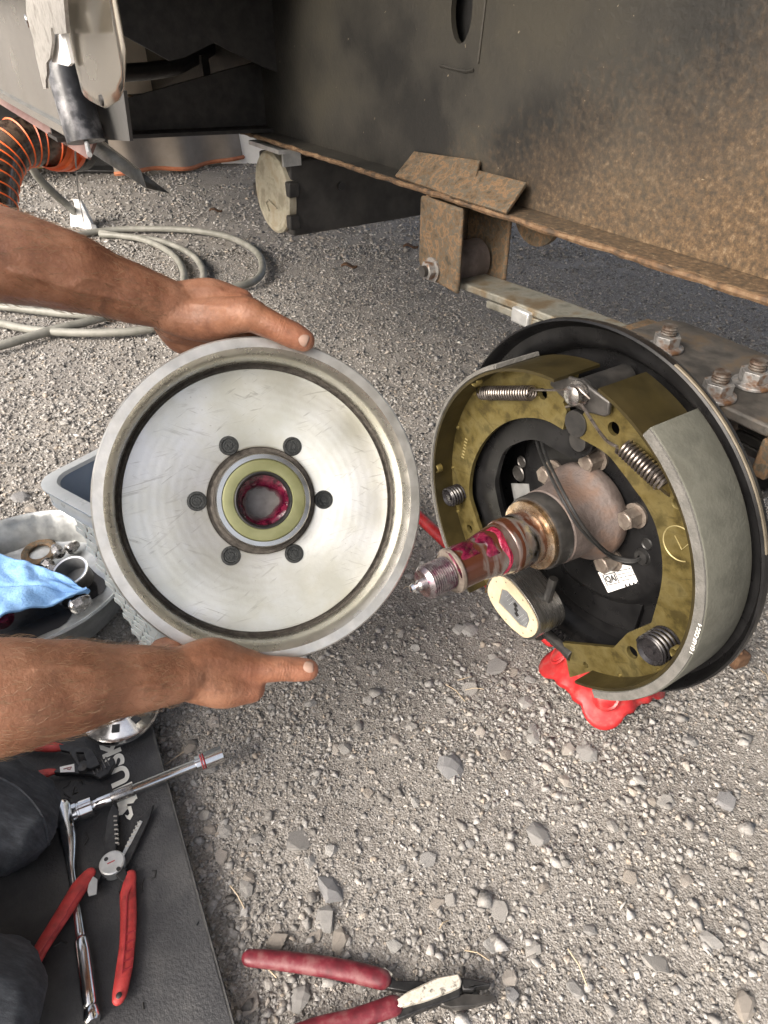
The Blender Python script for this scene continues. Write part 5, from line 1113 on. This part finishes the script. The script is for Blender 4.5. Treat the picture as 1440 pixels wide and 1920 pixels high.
r1, r2 = onz(795, 978, .03), onz(842, 1022, .035); rd = (r2 - r1); mb = MB(); mb.tube([r1 - rd * 2.0, r2 + rd * 3.2], .0105, 18, round_ends=True); tag(mb.build('pry_bar', 'red_paint'), 'round red bar lying on the gravel behind the brake', 'bar')

# ================================================================== HOSES, BACKGROUND THINGS
def hose(name, px, r, label, m='hose', z=None, seg=12):
    pts = spline([onz(u, v, r + .004) if len(q_) == 2 else at(u, v, q_[2]) for q_ in px for u, v in [q_[:2]]], 8)
    o = MB().tube(pts, r, seg, round_ends=True).build(name, m, smooth=60); return tag(o, label, 'hose' if name == 'water_hose' else 'cable', 'grey hoses coiled on the gravel' if name == 'water_hose' else None)
gh_ = hose('water_hose', [(-60, 662), (0, 648), (90, 622), (190, 596), (300, 560), (400, 545), (470, 530), (492, 505), (478, 470), (420, 442), (330, 430), (200, 432), (120, 452), (60, 500), (40, 560)], .0130, 'long grey garden hose looping across the gravel', )
hose('water_hose', [(-40, 600), (0, 606), (60, 618), (150, 624), (260, 620), (330, 600), (375, 545), (380, 505), (355, 475), (300, 452), (230, 443), (190, 436)], .0122, 'inner loop of pale grey hose under the upper forearm')
hose('water_hose', [(190, 440), (250, 445), (300, 462), (335, 490), (345, 530), (320, 570), (230, 590), (120, 588), (0, 575), (-60, 580)], .0122, 'short inner coil of grey hose ending by the white clip')
hose('power_cable', [(52, 296, 2.6), (70, 330, 2.7), (100, 362, 2.8), (130, 388, 2.95), (146, 408, 3.1)], .016, 'grey cable running from the orange hose to the white clip')
pts = spline([at(141, 272, 1.12), at(143, 320, 1.6), at(148, 370, 2.4), onz(158, 420, .05)], 6); tag(MB().tube(pts, .0018, 6).build('thin_cord', 'rubber'), 'thin black cord hanging from the tube to the gravel', 'cord')
ck = empty('hose_clip', 'white plastic connector block lying on the gravel by the hose', 'connector')
def up_poly(px, d, th, name, m, parent):
    P = [at(u, v, d) for u, v in px]; F_ = [p + CF * th for p in P]; k = len(P)
    return MB().add(P + F_, [tuple(range(k)), tuple(range(2 * k - 1, k - 1, -1))] + [(i, (i + 1) % k, (i + 1) % k + k, i + k) for i in range(k)]).build(name, m, parent, bevel=.004)
dk = (onz(155, 430, 0) - CAMP).dot(CF)
up_poly([(136, 372), (150, 374), (174, 425), (172, 430), (156, 428), (146, 412)], dk, .05, 'latch_arm', 'white', ck)
up_poly([(130, 394), (142, 393), (158, 428), (132, 424)], dk + .02, .06, 'housing', 'white', ck)
up_poly([(168, 418), (180, 420), (184, 432), (170, 432)], dk, .06, 'dark_end', 'plastic_grey', ck)
# clear corrugated sewer hose with orange couplings
sw = empty('sewer_hose', 'clear corrugated drain hose with orange ribs and coupling', 'hose')
D = 1.5
path = spline([at(134, 276, D + .05), at(104, 270, D), at(66, 266, D - .03), at(28, 272, D - .06), at(-2, 305, D - .08), at(-14, 350, D - .1), at(-18, 440, D - .12)], 10)
MB().tube(path[11:], .0475, 32).build('film', 'hose_film', sw, smooth=60)
dist = 0; nxt = 0; rb = MB()
for i in range(12, len(path) - 1):
    seg = (path[i + 1] - path[i]).length
    while nxt <= dist + seg:
        p = path[i].lerp(path[i + 1], (nxt - dist) / seg); rb.lathe([(.0468, -.0024), (.0500, 0), (.0468, .0024)], 32, zframe(p, path[i + 1] - path[i], UP)); nxt += .024
    dist += seg
rb.build('wire_rib', 'orange', sw)
d0 = (path[6] - path[0]).normalized()
rings = [(0, .058), (.012, .066), (.03, .066), (.033, .056), (.05, .056), (.053, .069), (.075, .069), (.078, .062), (.10, .062)]
mb = MB(); o_ = path[3]; mb.lathe([(r * .80, z * .8) for z, r in rings], 40, zframe(o_, d0, UP)); mb.build('coupling', 'orange', sw)
mb = MB(); mb.lathe([(.0, .0), (.045, 0), (.05, .02), (.052, .045)], 32, zframe(o_ - d0 * .045, d0, UP)); mb.build('black_adapter', 'rubber', sw)
mb = MB(); mb.box(o_ + Vector((0.05, -.03, .01)), (.02, .05, .05)); mb.build('coupling_lever', 'orange', sw, bevel=.006)
# plank on the gravel far behind
pk0, pk1 = onz(20, 318, .0), onz(222, 303, 0); pd = (pk1 - pk0); pm_ = frame((pk0 + pk1) / 2 + Vector((0, 0, .035)), pd, UP)
pl = MB().box((0, 0, 0), (pd.length, .14, .06)).build('wood_plank', 'pine', bevel=.004); pl.matrix_world = pm_; tag(pl, 'yellow wooden plank on the gravel behind the orange hose', 'plank')
# tarp wall and other things in the yard beyond
tp = empty('tarp_skirt', 'brown tarp skirt with orange hem hanging behind the trailer', 'tarp')
q0, q1 = onz(215, 326, .03), onz(478, 296, .03); n = 60; vs = []; rows = 12
dd = (q1 - q0).normalized(); dnn = Vector((dd.y, -dd.x, 0))
for i in range(n + 1):
    t = i / n
    for j in range(rows + 1):
        s = j / rows; b_ = q0.lerp(q1, t); vs.append(b_ + dnn * (.03 * math.sin(17 * t + 1.5 * s) * (1 - s * .6) + .03 * math.sin(5 * t)) + Vector((0, 0, .95 * s + .008 * math.sin(9 * t) * (1 - s))))
fs = [(i * (rows + 1) + j, (i + 1) * (rows + 1) + j, (i + 1) * (rows + 1) + j + 1, i * (rows + 1) + j + 1) for i in range(n) for j in range(rows)]
o = MB().add(vs, fs).build('cloth', 'tarp', tp, smooth=80)
MB().tube([vs[i * (rows + 1)] for i in range(n + 1)], .012, 6).build('hem', mat('hem_orange', [(.40, .13, .06), (.5, .2, .1)], (.7, .9), 0, 20), tp)
wpts = spline([onz(248, 325, .02) + Vector((0, -.1, .05)), at(265, 300, 5.2), at(310, 275, 5.2), at(350, 258, 5.2)], 6); MB().tube(wpts, .006, 6).build('rope', 'hose', tp)
yb = empty('white_bin', 'white plastic bin at the end of the tarp', 'bin'); p = onz(462, 300, 0)
loft([[Vector((p.x + x * k, p.y + y * k, z)) for x, y in [(-.16, -.14), (.16, -.14), (.16, .14), (-.16, .14)]] for k, z in [(.85, 0), (1, .45), (1.06, .455), (1.06, .49), (.95, .49), (.8, .03)]], True).build('bin_body', 'white', yb, bevel=.01)
bd_ = empty('far_camper', 'dark side of another camper standing behind the tarp', 'camper'); bc_ = (q0 + q1) / 2 + Vector((0, .35, 0))
fm = frame(bc_ + Vector((0, .9, 1.25)), dd, UP)
mb = MB(); mb.box((-.2, 0, .2), (3.6, 1.9, 2.1)); o = mb.build('camper_body', 'beige_panel', bd_, bevel=.05); o.matrix_local = fm
mb = MB(); mb.box((-.2, -.3, -.95), (3.4, 1.1, .28)); o = mb.build('dark_skirt', 'tarp_dark', bd_); o.matrix_local = fm
for x in (-1.1, .7): q = MB(); q.box((x, -.955, .45), (.9, .02, .6)); o = q.build('window', 'rubber', bd_, bevel=.02); o.matrix_local = fm
bb = empty('black_crate', 'black open box under the far camper beside the tarp', 'box'); p = onz(205, 312, 0)
mb = MB(); mb.box(p + Vector((.05, .05, .16)), (.42, .3, .32)); mb.build('box_body', 'rubber', bb, bevel=.01)
mb = MB(); mb.box(p + Vector((-.05, -.16, .012)), (.36, .12, .02)); mb.build('box_foot', 'rubber', bb, bevel=.006)
# small rusty bracket lying behind the backing plate
rbk = empty('rusty_shackle', 'small rusty shackle lying on the gravel at right', 'shackle'); p = onz(1385, 1235, .012)
mb = MB(); mb.box(p, (.028, .02, .024), Matrix.Rotation(.4, 3, 'Z')); mb.build('block', 'leaf_brown', rbk, bevel=.004)
mb = MB(); mb.tube(spline([p + Vector((0, 0, .01)), p + Vector((-.01, .02, .035)), p + Vector((.004, .045, .04)), p + Vector((.012, .065, .02))], 5), .004, 8); mb.build('loop', 'leaf_brown', rbk)

# ================================================================== PERSON
def capsule(mb, pts, rs, seg=20, flat=None, fdir=None):
    k = 5; S = spline(pts, k); rr = []
    for i in range(len(S)): t = i / k; a = int(min(t, len(rs) - 1)); b_ = min(a + 1, len(rs) - 1); f_ = t - a; f_ = f_ * f_ * (3 - 2 * f_); rr.append(rs[a] + (rs[b_] - rs[a]) * f_)
    mb.tube(S, rr, seg, flat=flat, flatdir=fdir, round_ends=True)
def onD(u, v, h): # on a plane parallel to the drum rim, h in front of it
    r = ray(u, v); return CAMP + r * ((DC + dn * h - CAMP).dot(dn) / r.dot(dn))
pr = empty('person', 'kneeling person in dark jeans, bare forearms reaching in to hold the drum', 'person')
sk = MB()
# drum surface point: angle (deg, 0 = image right, 90 = up), radius, depth behind the rim plane
def D_(ang, r, z): return DRUM @ Vector((r * math.cos(R(ang)), r * math.sin(R(ang)), z))
# ---- upper (left) arm
wrist = at(318, 572, .722)
elb = at(-330, 405, .60); sho = Vector((-.70, .50, .84))
capsule(sk, [sho, (sho + elb) / 2 + Vector((0, 0, -.01)), elb], [.058, .052, .046])
capsule(sk, [elb, at(-170, 440, .625), at(0, 478, .648), at(120, 507, .672), at(225, 543, .70), wrist], [.046, .053, .0475, .042, .034, .0285], flat=.92, fdir=CU)
idx, midk, rng_, pky = at(452, 566, .742), at(440, 572, .766), at(418, 582, .788), at(392, 596, .805)
for k, (kn, r0, r1) in enumerate([(idx, .019, .0145), (midk, .019, .0145), (rng_, .018, .0135), (pky, .017, .0125)]):
    st_ = wrist + CF * (.006 + .012 * k) + CU * -.003 * k
    capsule(sk, [st_, st_.lerp(kn, .5) + CU * .006, kn], [.024, r0 + .003, r1])
# web of palm under the back of the hand
capsule(sk, [wrist + CF * .02 + CU * -.010, at(380, 610, .765), at(430, 606, .772)], [.024, .026, .020])
capsule(sk, [at(318, 600, .748), at(345, 632, .768), at(395, 640, .775)], [.020, .020, .012])       # heel of the hand
# fingers wrap over the outside of the drum and behind it
for k, (kn, ang) in enumerate([(idx, 93), (midk, 96), (rng_, 100), (pky, 104)]):
    r = .0098 - .0007 * (k == 3)
    capsule(sk, [kn, D_(ang, .186, -.058 - .010 * k), D_(ang - 5, .176, -.085 - .002 * k), D_(ang - 9, .150, -.088)], [.0135, .0115, .0105, .0088])
# thumb along the front of the rim
tm, ti, tt = onD(458, 590, .006), onD(524, 617, .0135), onD(569, 638, .0105)
capsule(sk, [wrist + CF * -.002 + CU * -.008, at(385, 600, .726), tm, onD(492, 602, .011), ti, onD(548, 628, .0125), tt], [.022, .0235, .0185, .0155, .0142, .0140, .0124])
capsule(sk, [at(400, 575, .735), at(455, 580, .728)], [.018, .016])                                # first web space
THUMB_A = (tt, (tt - ti).normalized())
# veins and tendons
# ---- lower (right) arm
wr2 = at(335, 1266, .668); el2 = at(-300, 1345, .505); sh2 = Vector((-.60, .20, .64))
capsule(sk, [sh2, (sh2 + el2) / 2, el2], [.058, .052, .047])
capsule(sk, [el2, at(-150, 1325, .535), at(0, 1306, .565), at(120, 1290, .598), at(230, 1276, .635), wr2], [.047, .056, .0515, .045, .035, .0285], flat=.95, fdir=CU)
kn2 = [at(470, 1292, .705), at(458, 1290, .728), at(440, 1284, .748), at(415, 1276, .765)]
for k, kn in enumerate(kn2):
    st_ = wr2 + CF * (.004 + .012 * k); r0, r1 = [(.019, .0150), (.018, .0145), (.0175, .0135), (.016, .0125)][k]
    capsule(sk, [st_, st_.lerp(kn, .55) + CU * -.004, kn], [.024, r0 + .003, r1])
capsule(sk, [wr2 + CU * .002 + CF * .01, at(400, 1262, .702), at(450, 1262, .71)], [.025, .027, .022])
for k, (kn, ang) in enumerate(zip(kn2, (-91, -95, -99, -103))):
    capsule(sk, [kn, D_(ang, .190, -.050 - .011 * k), D_(ang + 6, .178, -.086 - .002 * k), D_(ang + 10, .150, -.089)], [.014, .0118, .0105, .0088])
t2m, t2i, t2t = onD(462, 1250, .008), onD(530, 1254, .012), onD(577, 1256, .0095)
capsule(sk, [wr2 + CU * .004 + CF * -.004, at(395, 1240, .690), t2m, onD(498, 1254, .011), t2i, onD(555, 1255, .011), t2t], [.022, .0245, .0185, .0142, .0130, .0130, .0120])
capsule(sk, [at(300, 1215, .70), at(325, 1212, .70)], [.010, .012])
THUMB_B = (t2t, (t2t - t2i).normalized())
# veins and tendons lie on the surface of the skin
from mathutils.bvhtree import BVHTree
_bvh = BVHTree.FromPolygons([Vector(v) for v in sk.v], sk.f)
def skin_at(u, v): h = _bvh.ray_cast(CAMP, ray(u, v).normalized()); return h[0] if h[0] is not None else None
def vein(px, r=.0022):
    P = [p for p in (skin_at(u, v) for u, v in [(a.x, a.y) for a in spline([Vector((x, y, 0)) for x, y in px], 3)]) if p is not None]
    if len(P) < 3: return
    sk.tube([p + (p - CAMP).normalized() * (.0006 + (.003 if i in (0, len(P) - 1) else 0)) for i, p in enumerate(P)], [r * (.5 if i in (0, len(P) - 1) else 1) for i in range(len(P))], 8, round_ends=True)
vein([(5, 505), (70, 520), (130, 540), (190, 552), (245, 566), (275, 585)], .0030)
vein([(130, 540), (165, 520), (215, 535), (262, 552), (300, 560)], .0025)
vein([(190, 552), (185, 575), (178, 596)], .0022)
vein([(228, 560), (222, 580), (215, 598)], .0020)
vein([(20, 440), (110, 462), (200, 500)], .0022)
vein([(335, 545), (380, 540), (425, 545)], .0030)
vein([(350, 570), (400, 575), (440, 582)], .0026)
vein([(40, 1260), (120, 1250), (200, 1258), (290, 1250)], .0026)
vein([(180, 1300), (250, 1288), (320, 1285)], .0026)
vein([(350, 1235), (400, 1232), (445, 1240)], .0024)
vein([(360, 1290), (410, 1296), (450, 1296)], .0024)
# ---- trunk and head (outside the picture)
hip = Vector((-.83, .30, .26)); chest = (sho + sh2) / 2 + Vector((-.06, 0, -.04)); neck = (sho + sh2) / 2 + Vector((.02, .01, .07))
capsule(sk, [hip, (hip + chest) / 2, chest], [.14, .135, .13])
capsule(sk, [sho, chest, sh2], [.06, .09, .06])
head = neck + Vector((.05, .02, .12))
capsule(sk, [neck + Vector((-.02, 0, -.06)), neck, head], [.06, .055, .06])
capsule(sk, [head + Vector((-.01, 0, .03)), head + Vector((.01, 0, -.02)), head + Vector((.035, 0, -.07))], [.085, .078, .048])
capsule(sk, [head + Vector((.085, 0, .01)), head + Vector((.105, 0, -.02))], [.010, .014])
def remeshed(mb, name, m, parent, vox, smooth_it, extra=None):
    me = mb.mesh(name, 0); o = bpy.data.objects.new(name + '_raw', me); COL.objects.link(o)
    r = o.modifiers.new('r', 'REMESH'); r.mode = 'VOXEL'; r.voxel_size = vox
    s = o.modifiers.new('s', 'SMOOTH'); s.factor = .5; s.iterations = smooth_it
    nm = bpy.data.meshes.new_from_object(o.evaluated_get(bpy.context.evaluated_depsgraph_get())); bpy.data.objects.remove(o)
    if extra is not None: extra(nm)
    nm.materials.clear(); nm.materials.append(M[m]); nm.shade_smooth()
    q = bpy.data.objects.new(name, nm); COL.objects.link(q); q.parent = parent; return q
bodyo = remeshed(sk, 'body', 'skin', pr, .0022, 7)
dA, dB = THUMB_A[1], THUMB_B[1]
skin_detail(M['skin'], [(ti, dA, .017, .0032), (t2i, dB, .017, .0032), (tm, dA, .022, .0045), (t2m, dB, .020, .0045)],
            [(tuple(tt), .05, .55), (tuple(t2t), .05, .55), (tuple(idx), .035, .5), (tuple(kn2[0]), .035, .5)])
# hair on the forearms
def arm_hair():
    me = bodyo.data; nv = len(me.vertices); co = np.empty(nv * 3); me.vertices.foreach_get('co', co); co = co.reshape(-1, 3); no = np.empty(nv * 3); me.vertices.foreach_get('normal', no); no = no.reshape(-1, 3)
    r = np.random.default_rng(3); mb = MB()
    for (a, b_, n) in ((at(-200, 440, .62), wrist, 1300), (at(-200, 1330, .53), wr2, 1500)):
        a_, d = np.array(a), np.array(b_ - a); L2 = d @ d; t = ((co - a_) @ d) / L2; dist = np.linalg.norm(co - a_ - t[:, None] * d, axis=1)
        ix = np.where((t > .02) & (t < .97) & (dist < .075))[0]; ix = r.choice(ix, n); dn_ = Vector(d / math.sqrt(L2))
        for i in ix:
            p, nn = Vector(co[i]), Vector(no[i]); tg = (dn_ - nn * dn_.dot(nn)).normalized(); tg = (tg + nn.cross(tg) * r.normal(0, .45)).normalized(); l = r.uniform(.006, .014)
            mb.tube([p, p + tg * l * .5 + nn * l * .22, p + tg * l + nn * l * .18], [.00016, .00013, .00004], 3)
    o = mb.build('arm_hair', 'hair_blond', bodyo, smooth=0); o['kind'] = 'stuff'
M['hair_blond'] = mat('hair_brown', [(.13, .075, .035), (.24, .15, .08)], (.4, .6), 0, 50)
arm_hair()
_bt = BVHTree.FromPolygons([v.co.copy() for v in bodyo.data.vertices], [tuple(p.vertices) for p in bodyo.data.polygons])
for (nu, nv, d_) in ((566, 636, THUMB_A[1]), (576, 1253, THUMB_B[1])):
    h = _bt.ray_cast(CAMP, ray(nu, nv).normalized()); o_ = h[0]; up_ = (h[1] * .5 - ray(nu, nv).normalized()).normalized()
    nrm = (up_ - d_ * up_.dot(d_)).normalized(); sd = d_.cross(nrm); vs = []; n = 12
    for i in range(n + 1):
        for j in range(n + 1):
            s, t = i / n * 2 - 1, j / n * 2 - 1; w = .0074 * (abs(1 - abs(t) ** 3.2)) ** .5 if t < 0 else .0074 * (1 - .25 * t ** 3)
            w = max(w, .0008); vs.append(o_ + d_ * (t * .0072) + sd * s * w + nrm * (.0009 - .0042 * (s * w / .0074) ** 2 - .0016 * max(0, t) ** 2 - .0010 * max(0, -t) ** 2))
    q = MB().add(vs, [(i * (n + 1) + j, (i + 1) * (n + 1) + j, (i + 1) * (n + 1) + j + 1, i * (n + 1) + j + 1) for i in range(n) for j in range(n)]).build('thumbnail', 'nail', bodyo, smooth=80)
    q.modifiers.new('s', 'SOLIDIFY').thickness = .0012
# shirt, hair
sh = MB(); capsule(sh, [hip + Vector((0, 0, .02)), (hip + chest) / 2, chest], [.155, .15, .145]); capsule(sh, [sho + Vector((0, 0, .01)), chest, sh2 + Vector((0, 0, .01))], [.075, .105, .075])
capsule(sh, [sho, sho.lerp(elb, .55)], [.072, .066]); capsule(sh, [sh2, sh2.lerp(el2, .55)], [.072, .066])
remeshed(sh, 'shirt', 'shirt', pr, .009, 4)
ha = MB(); capsule(ha, [head + Vector((-.03, 0, .055)), head + Vector((-.05, 0, .0))], [.086, .07]); remeshed(ha, 'hair', 'hair', pr, .008, 3)
# jeans: thighs, knees on the mat, shins folded back
jn = MB()
k1, k2 = at(8, 1528, .66), at(-42, 1905, .585)
k1 = onz(3, 1534, .085); k2 = onz(-52, 1892, .085)
for kn, hp in ((k1, hip + Vector((.04, .09, 0))), (k2, hip + Vector((.04, -.12, 0)))):
    capsule(jn, [hp, hp.lerp(kn, .5) + Vector((0, 0, .02)), hp.lerp(kn, .85) + Vector((0, 0, .012)), kn], [.10, .085, .068, .058])
    an = kn + (hp - kn).normalized() * .40; an.z = .06
    capsule(jn, [kn + Vector((-.01, 0, -.012)), kn.lerp(an, .4) + Vector((0, 0, -.03)), an], [.052, .056, .045])
for k in range(9):
    t = .1 + .05 * k; c_ = k1.lerp(hip + Vector((.04, .09, 0)), t); jn.tube([c_ + Vector((-.02 + .01 * (k % 2), -.064 - .004 * (k % 3), .0)), c_ + Vector((.005, -.043, .048)), c_ + Vector((-.01, .02, .062))], .009, 8, round_ends=True)
def denim_folds(nm):
    n = len(nm.vertices); co = np.empty(n * 3); nm.vertices.foreach_get('co', co); co = co.reshape(-1, 3); no = np.empty(n * 3); nm.vertices.foreach_get('normal', no); no = no.reshape(-1, 3)
    u = co[:, 0] * 1.0 + co[:, 2] * .35; w = vnoise(co[:, 0], co[:, 1] + co[:, 2], 9, 301) * 2.2 + vnoise(co[:, 0] * .6, co[:, 1] - co[:, 2], 17, 302)
    f = np.sin(62 * u + 5.5 * w + 14 * co[:, 1]); f = 1 - np.abs(f); f = f ** 2.2                       # sharp ridges, broad valleys
    amp = .0055 * np.clip(.35 + 1.6 * vnoise(co[:, 0], co[:, 1] + .7 * co[:, 2], 7, 303) + .35, .1, 1.0)
    co += no * (f * amp + .004 * vnoise(co[:, 0], co[:, 1] + co[:, 2], 26, 304))[:, None]; nm.vertices.foreach_set('co', co.ravel()); nm.update()
jo = remeshed(jn, 'jeans', 'jeans', pr, .0045, 5, denim_folds)
_jb = BVHTree.FromPolygons([v.co.copy() for v in jo.data.vertices], [tuple(p.vertices) for p in jo.data.polygons])
for px in ([(-30, 1450), (10, 1462), (50, 1490), (82, 1535), (92, 1590)],):
    P = [h[0] for h in (_jb.ray_cast(CAMP, ray(u, v).normalized()) for u, v in [(q.x, q.y) for q in spline([Vector((x, y, 0)) for x, y in px], 6)]) if h[0] is not None]
    if len(P) > 3: MB().tube(P, .0018, 6).build('seam', 'jeans', jo)
